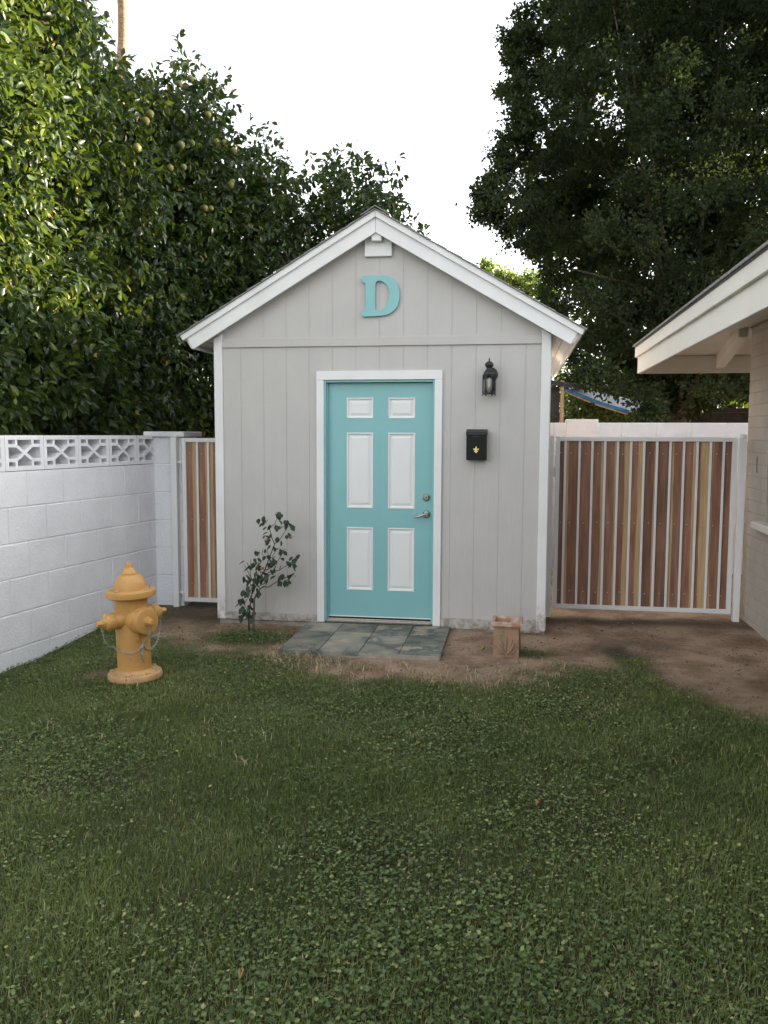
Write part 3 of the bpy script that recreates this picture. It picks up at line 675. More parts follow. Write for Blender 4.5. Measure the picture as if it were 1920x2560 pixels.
# ------------------------------------------------------------------ slate doorstep
step = thing('slate_doorstep', 'slab of grey green slate tiles laid before the teal door', 'doorstep', (.01, -.5, 0))
jx = [-.615, -.303, .012, .317, .633]; jy = [-.975, -.655, -.345, -.022]
box('mortar_bed', -.605, .622, -.962, -.03, -.05, .030, CONC, step)
for i in range(4):
    for j in range(3):
        x0, x1, y0, y1 = jx[i]+.0014, jx[i+1]-.0014, jy[j]+.0014, jy[j+1]-.0014
        if j == 0: y0 += .018*i/3
        zt = .041+rnd.uniform(-.002, .002); tl = rnd.uniform(-.0015, .0015)
        V = [[x0, y0, .012], [x1, y0, .012], [x1, y1, .012], [x0, y1, .012]]; k = 7
        top = []
        for (a, b) in (((x0, y0), (x1, y0)), ((x1, y0), (x1, y1)), ((x1, y1), (x0, y1)), ((x0, y1), (x0, y0))):
            for s in range(k):
                f = s/k; jt = rnd.uniform(0, .0035) if 0 < s else .002
                px_, py_ = a[0]+(b[0]-a[0])*f, a[1]+(b[1]-a[1])*f
                cx_, cy_ = (x0+x1)/2, (y0+y1)/2; d_ = math.hypot(px_-cx_, py_-cy_)
                top.append([px_+(cx_-px_)/d_*jt, py_+(cy_-py_)/d_*jt, zt+tl*(px_-cx_)*5])
        nT = len(top); V = [[p[0], p[1], .008] for p in top]+[[p[0], p[1], p[2]-.004] for p in top]+[[p[0]+((x0+x1)/2-p[0])*.025, p[1]+((y0+y1)/2-p[1])*.025, p[2]] for p in top]
        F = [tuple(range(2*nT, 3*nT))]
        for l in (0, 1):
            for s in range(nT): F.append((l*nT+s, l*nT+(s+1) % nT, (l+1)*nT+(s+1) % nT, (l+1)*nT+s))
        mk('slate_tile', V, F, SLATE, step)

# ------------------------------------------------------------------ fire hydrant (built at the origin, then set down leaning)
hyd = thing('fire_hydrant', 'leaning yellow fire hydrant with dangling chains on the lawn', 'fire hydrant')
TC = np.array([.431, -.902, 0]); RT = np.array([.902, .431, 0])
PD = math.cos(R(34))*TC+math.sin(R(34))*RT; ND = math.cos(R(34))*RT-math.sin(R(34))*TC
base = lathe('base_flange', [(.150, -.012), (.150, .002), (.186, .003), (.192, .010), (.193, .030), (.188, .044), (.176, .052), (.140, .055), (.128, .062), (.120, .075)], HYDB, hyd, 40)
for k in range(8):
    a = R(45*k+12); lathe('bolt', [(.017, .050), (.017, .058), (.012, .064)], HYDB, base, 6, (0, 0, 1), (.160*math.cos(a), .160*math.sin(a), 0))
barrel = lathe('barrel', [(.1185, .060), (.1185, .300), (.1185, .38), (.1165, .45), (.1165, .590), (.120, .600)], HYD, hyd, 40)
bf = lathe('bonnet_flange', [(.118, .590), (.160, .594), (.173, .602), (.175, .625), (.172, .642), (.160, .648), (.112, .650)], HYD, hyd, 40)
for k in range(8):
    a = R(45*k+30)
    if k in (1, 6): continue
    lathe('bolt', [(.015, .640), (.015, .655), (.010, .662)], HYDB, bf, 6, (0, 0, 1), (.143*math.cos(a), .143*math.sin(a), 0))
bo = lathe('bonnet', [(.116, .645), (.113, .668), (.106, .700), (.093, .728), (.076, .748), (.058, .756), (.055, .757)], HYD, hyd, 40)
nt_ = lathe('hold_down_nut', [(.057, .757), (.0565, .768), (.050, .776), (.048, .784), (.036, .798), (.030, .805)], HYD, hyd, 24)
lathe('operating_nut', [(.024, .800), (.022, .836), (.019, .840)], HYD, nt_, 5)
pn = lathe('pumper_nozzle', [(.100, .06), (.098, .125), (.088, .135)], HYD, hyd, 36, PD, (0, 0, .435))
pc = lathe('pumper_cap', [(.094, .136), (.095, .148), (.095, .176), (.090, .188), (.070, .192), (.034, .193), (.032, .203)], HYD, hyd, 36, PD, (0, 0, .435))
lathe('cap_nut', [(.031, .198), (.029, .206), (.024, .208), (.021, .238), (.017, .241)], HYD, pc, 6, PD, (0, 0, .435))
for sg in (1, -1):
    lathe('hose_nozzle', [(.070, .08), (.062, .118), (.058, .150), (.055, .160)], HYD, hyd, 28, ND*sg, (0, 0, .445))
    hc = lathe('hose_cap', [(.050, .158), (.061, .162), (.062, .172), (.058, .176), (.061, .180), (.060, .205), (.052, .216), (.036, .224), (.032, .240)], HYD, hyd, 28, ND*sg, (0, 0, .445))
    lathe('cap_nut', [(.033, .236), (.031, .246), (.024, .250), (.021, .284), (.017, .287)], HYD, hc, 6, ND*sg, (0, 0, .445))
def torus_vf(c, t, nrm_, a=.0095, b=.0060, r=.0024, n=10, m_=5):
    """stadium chain link centred at c, long axis t, in the plane with normal nrm_"""
    s_ = np.cross(nrm_, t); V = []; F = []
    for i in range(n):
        ph = 2*math.pi*i/n; p = c+a*math.cos(ph)*t+b*math.sin(ph)*s_; o_ = unit(math.cos(ph)*t*b+math.sin(ph)*s_*a)
        for j in range(m_):
            q = 2*math.pi*j/m_; V.append(p+r*(math.cos(q)*o_+math.sin(q)*nrm_))
    for i in range(n):
        for j in range(m_): F.append((i*m_+j, ((i+1) % n)*m_+j, ((i+1) % n)*m_+(j+1) % m_, i*m_+(j+1) % m_))
    return V, F
def chain(name, P, parent, step_=.0145):
    P = [np.asarray(p, float) for p in P]; d = [0]
    for a, b in zip(P[:-1], P[1:]): d.append(d[-1]+np.linalg.norm(b-a))
    mb = MB(); k = 0; s = 0
    while s < d[-1]:
        c = np.array([np.interp(s, d, [p[i] for p in P]) for i in range(3)]); c2 = np.array([np.interp(s+.004, d, [p[i] for p in P]) for i in range(3)])
        t = unit(c2-c) if np.linalg.norm(c2-c) > 1e-6 else t
        a = unit(np.cross(t, np.array([.3, .2, .9]))); b = np.cross(t, a)
        an = k*math.pi/2+rnd.uniform(-.4, .4); mb.add(*torus_vf(c, t, math.cos(an)*a+math.sin(an)*b)); s += step_; k += 1
    return mb.build(name, CHAIN, parent, smooth=True)
def cyl(ang, z, r=.124): # ang from camera direction, + to the right
    v = math.cos(R(ang))*TC+math.sin(R(ang))*RT; return np.array([v[0]*r, v[1]*r, z])
lcap = -ND*.246+np.array([0, 0, .42]); rcap = ND*.236+np.array([0, 0, .40])
chain('chain', [lcap, lcap+np.array([.008, .004, -.06]), lcap*[.93, .93, 0]+[0, 0, .31], lcap*[.8, .8, 0]+[0, 0, .27], cyl(-78, .245, .14), cyl(-60, .228, .127), cyl(-30, .212), cyl(-5, .208), cyl(14, .222), cyl(25, .245, .126), cyl(30, .262, .128)], hyd)
chain('chain', [rcap, rcap+np.array([0, 0, -.06]), rcap*[.95, .95, 0]+[0, 0, .285], cyl(104, .24, .17), cyl(84, .218, .14), cyl(62, .208, .127), cyl(45, .226, .126), cyl(34, .255, .127)], hyd)
pk = PD*.215+np.array([0, 0, .40])
chain('chain', [pk, PD*.20+np.array([0, 0, .35]), PD*.16+np.array([0, 0, .31]), cyl(29, .270, .129), cyl(28, .235, .128), cyl(27.5, .20, .127), cyl(28, .165, .125), cyl(28.5, .14, .124)], hyd)
chain('chain', [cyl(31, .262, .129), cyl(24.5, .245, .131), cyl(31, .222, .131), cyl(24.5, .200, .130), cyl(30.5, .178, .129), cyl(27, .158, .128)], hyd)
for q in (lcap, rcap, pk):
    d_ = unit(q*[1, 1, 0]); V, F = torus_vf(q+np.array([0, 0, .018]), np.array([0, 0, 1.]), np.cross(d_, [0, 0, 1]), .030, .022, .002, 16, 5); mk('chain_ring', V, F, CHAIN, hyd, smooth=True)
def wrap_text(txt, size, a0, z, parent):
    cu = bpy.data.curves.new('lettering', 'FONT'); cu.body = txt; cu.size = size; cu.extrude = .0015; cu.bevel_depth = .0008; cu.space_character = 1.25
    o = bpy.data.objects.new('lettering', cu); COL.objects.link(o); bpy.context.view_layer.update()
    me = bpy.data.meshes.new_from_object(o.evaluated_get(bpy.context.evaluated_depsgraph_get())); bpy.data.objects.remove(o)
    r0 = .1185
    for v in me.vertices:
        a = math.degrees(v.co.x/r0)+a0; p = cyl(a, z+v.co.y, r0+v.co.z+.0008); v.co = p
    me.materials.clear(); me.materials.append(HYD); link('lettering', me, parent, (0, 0, 0))
wrap_text('CLO', .040, 1, .262, hyd)
# cast swirl below the lettering
mb = MB()
mb.add(*tube_vf([cyl(a, .150+.022*math.sin(R(t)), .1187) for a, t in [(8+6*math.cos(R(q)), q) for q in range(0, 360, 24)]], .003, 6))
mb.add(*tube_vf([cyl(a, .118-.010*math.sin((a+8)/46*math.pi)+.0006*(a+8), .1187) for a in range(-8, 40, 4)], .003, 6))
mb.add(*tube_vf([cyl(-9+4*math.cos(R(q)), .118+.020*math.sin(R(q)), .1187) for q in range(0, 380, 30)], .0026, 6))
mb.add(*tube_vf([cyl(-13+5*math.cos(R(q)), .168+.014*math.sin(R(q)), .1187) for q in range(20, 300, 30)], .0026, 6))
mb.add(*tube_vf([cyl(26+5*math.cos(R(q)), .164+.016*math.sin(R(q)), .1187) for q in range(90, 380, 30)], .0026, 6))
mb.build('cast_marks', HYD, hyd, smooth=True)
lk = [cyl(15, .335, .1195), cyl(13, .315, .126), cyl(14, .298, .128), cyl(16.5, .292, .127), cyl(18, .302, .127), cyl(18, .325, .125), cyl(17, .34, .12)]
mk('hook', *tube_vf(lk, .004, 6), HYD, hyd, smooth=True)
hyd.location = (-1.395, -1.785, .010); hyd.scale = (.95, .95, .95)
hyd.rotation_mode = 'AXIS_ANGLE'; hyd.rotation_axis_angle = (R(1.8), TC[0], TC[1], 0)

# ------------------------------------------------------------------ clay pedestal
ped = thing('clay_pedestal', 'small square hollow terracotta pedestal on the dirt beside the doorstep', 'pedestal')
a_ = .094; b_ = .098
V = []; F = []
lv = [(.000, .099), (.03, .098), (.20, .094), (.225, .094), (.232, .099), (.240, .100), (.246, .108), (.254, .114), (.275, .116), (.281, .113)]
for z, r in lv: V += [(-r, -r*.98, z), (r, -r*.98, z), (r, r*.98, z), (-r, r*.98, z)]
for z, r in ((.281, .092), (.272, .088), (.10, .080)): V += [(-r, -r, z), (r, -r, z), (r, r, z), (-r, r, z)]
nl = len(lv)+3
for i in range(nl-1):
    for k in range(4): F.append((i*4+k, i*4+(k+1) % 4, (i+1)*4+(k+1) % 4, (i+1)*4+k))
F.append((0, 3, 2, 1)); k = (nl-1)*4; F.append((k, k+1, k+2, k+3))
body_f = [f for f in F if max(f) < 28 or f[0] == 0]
pb = mk('shaft', V, [f for f in F if max(f)//4 <= 6], TERRA, ped, bevel=.003)
pr_ = mk('cap_rim', V, [f for f in F if min(f)//4 >= 6], TERRAW, ped)
mb = MB()     # acanthus leaves in relief on the four faces
for rot in range(4):
    c, s = math.cos(rot*math.pi/2), math.sin(rot*math.pi/2)
    for (x0, z0, x1, z1, wd) in ((.012, .035, .062, .125, .011), (.010, .030, .045, .150, .008), (-.012, .035, -.055, .105, .010), (-.008, .03, -.035, .14, .008), (.025, .03, .075, .07, .008), (-.025, .03, -.07, .06, .008), (0, .05, .003, .17, .007)):
        P = []
        for k in range(7):
            f = k/6; x = x0+(x1-x0)*(f**.8); z = z0+(z1-z0)*f; P.append((x*c+.0955*s, x*s-.0955*c, z))
        mb.add(*tube_vf(P, [wd*(.35+.9*math.sin(math.pi*(.12+.8*k/6)))*.75 for k in range(7)], 7))
rl = mb.build('leaf_relief', TERRA, pb, smooth=True)
ped.location = (1.115, -.70, -.006); ped.rotation_euler = (R(1.0), R(.6), R(-3))

# ------------------------------------------------------------------ rose bush
rose = thing('rose_bush', 'spindly rose bush with dark leaves against the grey shed wall', 'rose bush', (-1.07, -.25, 0))
def rp(x, y, dy=0.):
    p = on_y(560+x/5.82, 1240+y/5.82, -.25+dy); return p
RS = [([(432, 1960), (432, 1850), (440, 1500), (470, 1440), (500, 1370), (580, 1310)], .011, .006, STEMP), ([(365, 1960), (360, 1850), (370, 1650), (395, 1500), (415, 1350), (430, 1200)], .007, .004, TWIG),
      ([(410, 1420), (450, 1330), (590, 1080), (660, 900), (735, 700), (690, 590), (655, 440)], .006, .003, TWIG), ([(735, 700), (830, 610), (905, 480), (960, 420)], .0035, .002, TWIG), ([(660, 480), (740, 400), (790, 280)], .003, .002, TWIG),
      ([(570, 1325), (650, 1325), (780, 1240), (870, 1200), (960, 1160), (1050, 1165)], .0045, .002, TWIG), ([(460, 1330), (560, 1285), (650, 1250)], .003, .002, TWIG), ([(590, 1080), (700, 1040), (800, 920), (850, 830)], .0035, .002, TWIG),
      ([(560, 1200), (650, 1110), (800, 1080), (930, 1000), (1030, 930)], .004, .002, TWIG), ([(420, 1240), (340, 1090), (300, 1010)], .003, .002, TWIG), ([(390, 1190), (380, 1080), (392, 920)], .0028, .0018, TWIG),
      ([(540, 1160), (505, 970), (512, 780)], .003, .0018, TWIG), ([(655, 915), (640, 840), (630, 760)], .003, .0018, TWIG), ([(690, 900), (770, 770)], .0028, .0018, TWIG), ([(365, 1720), (330, 1640), (280, 1540)], .003, .0018, TWIG), ([(395, 1480), (350, 1400), (320, 1340)], .0028, .0018, TWIG), ([(360, 1800), (310, 1740)], .0028, .0018, TWIG), ([(410, 1400), (380, 1260), (300, 1230)], .003, .0018, TWIG)]
stems = []
for P, r0, r1, m_ in RS:
    ph = rnd.uniform(0, 6); Q = [rp(x, y, .05*math.sin(ph+i*.5)*min(1, i/2)) for i, (x, y) in enumerate(P)]
    stems.append(tube('cane', Q, [r0+(r1-r0)*i/(len(Q)-1) for i in range(len(Q))], m_, rose, 7))
RL = [(500, 350), (580, 310), (640, 360), (690, 440), (620, 470), (740, 440), (590, 405), (770, 275), (820, 275), (740, 280), (810, 370), (880, 370), (930, 370), (960, 420), (820, 460), (870, 460), (910, 440), (945, 560), (650, 550), (600, 593), (680, 655), (640, 690), (680, 740), (790, 620), (830, 670), (450, 820), (530, 840), (570, 790), (600, 890), (640, 880), (480, 930), (430, 930), (320, 985), (345, 1030), (430, 1000), (480, 980), (520, 1030), (545, 990), (820, 790), (860, 820), (800, 830), (760, 890), (830, 920), (700, 920), (680, 950), (740, 960), (650, 1020), (740, 1000), (900, 970), (950, 980), (1010, 910), (1050, 930), (1060, 900), (1030, 1010), (960, 1020), (840, 1025), (725, 1060), (765, 1110), (480, 1130), (540, 1120), (590, 1130), (440, 1170), (520, 1190), (570, 1180), (640, 1170), (700, 1150), (750, 1180), (520, 1260), (560, 1230), (650, 1240), (800, 1190), (840, 1220), (870, 1150), (920, 1165), (980, 1165), (1030, 1150), (890, 1250), (920, 1260), (835, 1275), (800, 1250), (940, 1230), (290, 1190), (325, 1170), (380, 1220), (420, 1220), (300, 1245), (355, 1280), (390, 1310), (440, 1280), (460, 1250), (320, 1440), (310, 1410), (355, 1430), (490, 1420), (460, 1370), (370, 1360), (260, 1505), (300, 1510), (340, 1510), (375, 1500), (240, 1580), (270, 1570), (260, 1620), (365, 1610), (400, 1620), (380, 1650), (275, 1680), (300, 1670), (325, 1700), (310, 1730), (255, 1755), (405, 1700), (400, 1760), (430, 1790), (500, 1160), (610, 1090), (460, 1210), (545, 1150), (690, 1090), (480, 1060)]
LT = np.array([[0, 0, 0], [-.30, .22, .05], [0, .25, -.02], [.30, .22, .05], [-.40, .52, .03], [0, .55, -.03], [.40, .52, .03], [-.20, .82, -.03], [0, .84, -.06], [.20, .82, -.03], [0, 1., -.12]])
LF = [(0, 2, 1), (0, 3, 2), (1, 2, 5), (1, 5, 4), (2, 3, 6), (2, 6, 5), (4, 5, 8), (4, 8, 7), (5, 6, 9), (5, 9, 8), (7, 8, 10), (8, 9, 10)]
def leaf_protos(name, m_, tints, W, L_):
    out = []
    for tv in tints:
        me = bpy.data.meshes.new(name); me.from_pydata([(v[0]*W, v[1]*L_, v[2]*L_) for v in LT], [], LF); me.materials.append(m_)
        a = me.attributes.new('tint', 'FLOAT', 'POINT'); a.data.foreach_set('value', [tv]*len(LT)); me.update(); out.append(me)
    return out
RP = leaf_protos('leaf', ROSEL, [.05, .3, .55, .9], .050, .058)
for (x, y) in RL+[(a+rnd.uniform(-38, 38), b+rnd.uniform(-30, 30)) for a, b in RL if rnd.random() < .55]:
    o = link('leaf', rnd.choice(RP), rose, rp(x+rnd.uniform(-8, 8), y-22, rnd.uniform(-.07, .06)))
    k = rnd.uniform(.75, 1.2); o.scale = (k, k, k)
    o.rotation_euler = (R(rnd.uniform(-75, -20)), R(rnd.uniform(-35, 35)), R(rnd.uniform(95, 265)))
for (x, y) in ((620, 645), (555, 1060), (965, 605)):
    c = rp(x, y, -.03); mb = MB()
    for k in range(9):
        a = k*2.4; r_ = .006+.0012*k
        d_ = np.array([math.cos(a), math.sin(a), 0]); s_ = np.array([-math.sin(a), math.cos(a), 0])
        mb.add([c+d_*.003-[0, 0, .012], c+d_*r_-s_*.010, c+d_*r_+s_*.010, c+d_*r_*1.3+[0, 0, .016]-s_*.006, c+d_*r_*1.3+[0, 0, .016]+s_*.006], [(0, 2, 1), (1, 2, 4, 3)])
    mb.build('bloom', PETAL, rose)

# ------------------------------------------------------------------ white block wall on the left
WA = R(81.0); W1 = (-2.29, .634, 0)
lw = thing('block_wall', 'white painted block garden wall topped with pierced screen blocks', 'block wall')
zc = [1.390, 1.1155, .8425, .575, .3035, .034, -.236]
BLn, S0, S1 = .4175, -5.6, .30
box('mortar_core', S0, S1-.02, .005, .145, -.3, 1.388, MORTW, lw)
protos = {}
def blk(name, x0, x1, z0, z1, depth, m_, parent, y0=0., key=None, bevel=.005):
    L_ = round(x1-x0, 3), round(z1-z0, 3), depth
    if (name, L_) in protos: return dupe(protos[(name, L_)], parent, ((x0+x1)/2, y0+depth/2, (z0+z1)/2))
    o = box(name, x0, x1, y0, y0+depth, z0, z1, m_, parent, bevel=bevel); protos[(name, L_)] = o; return o
for r in range(6):
    ph = -.107 if r % 2 == 0 else -.107-BLn/2
    k = 0
    while True:
        b = ph+BLn*(1-k); a = b-BLn; k += 1
        if b < S0: break
        a2, b2 = max(a, S0), min(b, S1)
        if b2-a2 < .06: continue
        blk('block', a2+.0025, b2-.0025, zc[r+1]+.0035, zc[r]-.0035, .15, BLOCKW, lw, rnd.choice([-.001, 0, .001]))
# screen blocks
def screen_mesh(hw, hh):
    mb = MB(); D = .142
    mb.box(-hw, hw, 0, D, hh-.034, hh); mb.box(-hw, hw, 0, D, -hh, -hh+.034)
    mb.box(-hw, -hw+.036, .0008, D-.001, -hh+.03, hh-.03); mb.box(hw-.036, hw, .0008, D-.001, -hh+.03, hh-.03)
    for sx_ in (-1, 1):
        for sz_ in (-1, 1):
            xs2 = sorted((sx_*.078, sx_*(hw-.03))); mb.box(xs2[0], xs2[1], .0018, D-.002, sz_*.056-.0125, sz_*.056+.0125)
            zs2 = sorted((sz_*.048, sz_*(hh-.03))); x_ = sx_*.088; mb.box(x_-.0125, x_+.0125, .0026, D-.003, zs2[0], zs2[1])
    for sg in (-1, 1):
        p = np.array([-.088, -.056*sg]); q = np.array([.088, .056*sg]); d_ = (q-p)/np.linalg.norm(q-p); n_ = np.array([-d_[1], d_[0]])*.0125
        P = [tuple(p-n_), tuple(q-n_), tuple(q+n_), tuple(p+n_)]
        a = sum(P[i][0]*P[(i+1) % 4][1]-P[(i+1) % 4][0]*P[i][1] for i in range(4))
        V, F = prism_vf(P if a > 0 else P[::-1], .0034+.0008*sg, D-.004-.0008*sg); mb.add(V, F)
    return mb
first = None
for k in range(13):
    b = .106-.42*k; c = (b-.21, 0.0, 1.528)
    if first is None:
        mb = screen_mesh(.2075, .1345); first = mk('screen_block', [(v[0]+c[0], v[1]+c[1], v[2]+c[2]) for v in mb.V], mb.F, BLOCKW, lw, center=c)
    else: dupe(first, lw, c)
    mx = box('mortar_joint', b-.002, b+.002, .004, .138, 1.395, 1.661, MORTW, lw)
lw.location = W1; lw.rotation_euler = (0, 0, WA)

pil = thing('masonry_pillar', 'square white block pillar with flat cap at the end of the garden wall', 'pillar', (-2.18, .8, 0))
zz = [-.1]+zc[-2:0:-1]+[1.390, 1.655]
zz = [-.15, .034, .3035, .575, .8425, 1.1155, 1.390, 1.648]
for i in range(7): blk('pillar_block', -2.335, -2.015, zz[i]+.002, zz[i+1]-.002, .40, BLOCKW, pil, .60)
box('mortar_core', -2.33, -2.02, .605, .995, -.15, 1.648, MORTW, pil)
box('pillar_cap', -2.385, -1.975, .56, 1.04, 1.650, 1.700, BLOCKW, pil, bevel=.006)
box('pillar_cap_mortar', -2.33, -2.02, .61, .99, 1.6485, 1.6495, MORTW, pil)

# ------------------------------------------------------------------ gates
def post(x0, x1, y0, y1, z1, label, cap=False):
    t_ = thing('gate_post', label, 'gate post', ((x0+x1)/2, (y0+y1)/2, 0))
    box('post_tube', x0, x1, y0, y1, -.1, z1, STEELW, t_, bevel=.004)
    if cap: lathe('post_cap', [(.034, z1+.0005), (.034, z1+.012), (.028, z1+.024), (.014, z1+.030)], STEELW, t_, 20, (0, 0, 1), ((x0+x1)/2, (y0+y1)/2, 0))
    else: box('post_cap', x0+.002, x1-.002, y0+.002, y1-.002, z1+.0005, z1+.006, STEELW, t_, bevel=.002)
    return t_
post(-2.100, -2.042, .530, .588, 1.645, 'white steel gate post in front of the masonry pillar')
post(1.452, 1.500, .775, .825, 1.665, 'white steel gate post hidden behind the corner board of the shed')
post(3.116, 3.172, .770, .826, 1.662, 'white steel gate post with domed cap against the tan house', True)
def gate(label, x0, x1, yc, z0, z1, barx, cols, fw, scz):
    t_ = thing('gate', label, 'gate', ((x0+x1)/2, yc, z0))
    fr = box('frame', x0, x0+fw, yc-.02, yc+.02, z0, z1, STEELW, t_, bevel=.003)
    box('frame_stile', x1-fw, x1, yc-.02, yc+.02, z0, z1, STEELW, fr, bevel=.003)
    box('frame_rail', x0+fw, x1-fw, yc-.0195, yc+.0195, z1-fw, z1-.0005, STEELW, fr, bevel=.003)
    box('frame_rail', x0+fw, x1-fw, yc-.0195, yc+.0195, z0+.0005, z0+fw, STEELW, fr, bevel=.003)
    for b in barx: box('bar', b-.0105, b+.0105, yc-.013, yc+.002, z0+fw, z1-fw, STEELW, t_, bevel=.002)
    e = [x0+fw-.01]+list(barx)+[x1-fw+.01]; sc_ = MB()
    for i, (a, b) in enumerate(zip(e[:-1], e[1:])):
        p = box('plank', a+.001, b-.001, yc+.003+rnd.uniform(0, .002), yc+.019, z0+fw-.012, z1-fw+.012, PLANK, t_)
        c_ = cols[i % len(cols)]; p.color = (c_[0], c_[1], c_[2], 1)
        for z in scz:
            V, F = lathe_vf([(.0055, 0), (.005, .003), (.002, .004)], 8, (0, -1, 0), (a+(b-a)*.45+rnd.uniform(-.01, .01), yc+.003, z+rnd.uniform(-.006, .006))); sc_.add(V, F)
    s_ = sc_.build('screws', CHAIN, t_); s_['kind'] = 'stuff'
    return t_
barx = [1.618+.1146*i for i in range(13)]; barx = [1.605, 1.732, 1.846, 1.959, 2.072, 2.188, 2.302, 2.415, 2.530, 2.647, 2.763, 2.877, 2.988]
gcol = [(0, 1, .35), (.36, 0, .45), (0, 1, .6), (.40, 1, .5), (.36, 1, .65), (.54, 1, .35), (.55, 1, .85), (.30, 1, .15), (0, 1, .3), (.42, 0, .55), (.38, 1, .7), (.72, 1, .6), (.42, 0, .45), (.34, 1, .4)]
gR = gate('wide redwood plank gate in a white steel frame between shed and house', 1.516, 3.098, .80, .074, 1.665, barx, gcol, .040, (1.515, .879, .237))
for z in (1.30, .45): lathe('hinge', [(.010, z), (.010, z+.09)], STEELW, gR, 10, (0, 0, 1), (1.508, .80, 0))
bxL = [-1.844, -1.736, -1.625]
gL = gate('narrow redwood plank gate between the masonry pillar and the shed', -1.995, -1.485, .570, .060, 1.640, bxL, [(.55, 1, .9), (.46, 1, .85), (.52, 0, .8), (0, 1, .6)], .040, (1.49, .86, .24))
for z in (1.40, .14):
    hb = MB(); hb.box(-2.0415, -1.9955, .556, .584, z, z+.018); hb.add(*lathe_vf([(.012, z-.02), (.012, z+.03)], 8, (0, 0, 1), (-2.015, .570, 0))); hb.build('hinge', STEELW, gL)

# ------------------------------------------------------------------ house on the right
HX, HY = 3.229, .985
house = thing('house', 'tan painted brick house with deep cream eaves beside the gate', 'house', (HX, HY, 0))
WY0, WY1, WZ0, WZ1 = -.75, .33, .955, 1.95
core = MB(); core.box(HX+.004, HX+.2, -12, WY0, -.2, 2.70); core.box(HX+.004, HX+.2, WY1, HY-.004, -.2, 2.70)
core.box(HX+.0045, HX+.2, WY0, WY1, -.2, WZ0-.03); core.box(HX+.0045, HX+.2, WY0, WY1, WZ1, 2.70)
core.build('wall', HOUSEM, house)
box('rear_wall', HX+.2, 11, HY-.21, HY-.01, -.2, 2.70, HOUSEW, house)
box('far_wall', 10.8, 11, -12, HY-.22, -.2, 2.70, HOUSEW, house); box('front_wall', HX+.2, 10.8, -12, -11.8, -.2, 2.70, HOUSEW, house)
ch = .1055
for r in range(26):
    z0, z1 = -.05+r*ch, -.05+(r+1)*ch
    ph = (r % 2)*.2; k = 0; b = HY
    while b > -1.6:
        a = b-(.4 if k or not r % 2 else .2); k += 1; a2 = max(a, -1.6)
        segs = [(a2, b)]
        if z1 > WZ0-.02 and z0 < WZ1:
            segs = []
            if b > WY1: segs.append((max(a2, WY1), b))
            if a2 < WY0: segs.append((a2, min(b, WY0)))
        for p, q in segs:
            if q-p > .03:
                zz0, zz1 = z0+.0025, min(z1-.0025, 2.70)
                blk_key = ('brick', round(q-p, 3), round(zz1-zz0, 3))
                c = (HX+.045+rnd.uniform(-.0012, .0012), (p+q)/2, (zz0+zz1)/2)
                if blk_key in protos: dupe(protos[blk_key], house, c)
                else: protos[blk_key] = box('brick', c[0]-.045, c[0]+.045, p+.002, q-.002, zz0, zz1, HOUSEW, house, bevel=.004)
        b = a
win = mk('window', bv(HX+.06, HX+.10, WY0, WY0+.05, WZ0, WZ1), BF, CREAM, house)
mk('window_frame', bv(HX+.06, HX+.10, WY1-.05, WY1, WZ0, WZ1), BF, CREAM, win); mk('window_frame', bv(HX+.061, HX+.099, WY0+.05, WY1-.05, WZ1-.05, WZ1), BF, CREAM, win); mk('window_frame', bv(HX+.061, HX+.099, WY0+.05, WY1-.05, WZ0, WZ0+.05), BF, CREAM, win)
mk('pane', bv(HX+.078, HX+.084, WY0+.05, WY1-.05, WZ0+.05, WZ1-.05), BF, WINDOW, win)
box('window_sill', HX-.075, HX+.06, WY0-.14, .485, .885, .953, CREAM, house, bevel=.012)
# hip roof
EX, EY = 2.332, 1.882; SL = .21; EX2, EY2 = 11.9, -12.9; EZ = 2.588
hwid = (EX2-EX)/2; rx_ = (EX+EX2)/2; rz_ = EZ+SL*hwid
V = [(EX, EY2, EZ), (EX2, EY2, EZ), (EX2, EY, EZ), (EX, EY, EZ), (rx_, EY2+hwid, rz_), (rx_, EY-hwid, rz_)]
V += [(a, b, c-.02) for a, b, c in V]
F = [(0, 1, 4), (1, 2, 5, 4), (2, 3, 5), (3, 0, 4, 5)]; F += [tuple(i+6 for i in f[::-1]) for f in F]+[(0, 6, 7, 1), (1, 7, 8, 2), (2, 8, 9, 3), (3, 9, 6, 0)]
roof = mk('roof', V, F, SHING, house)
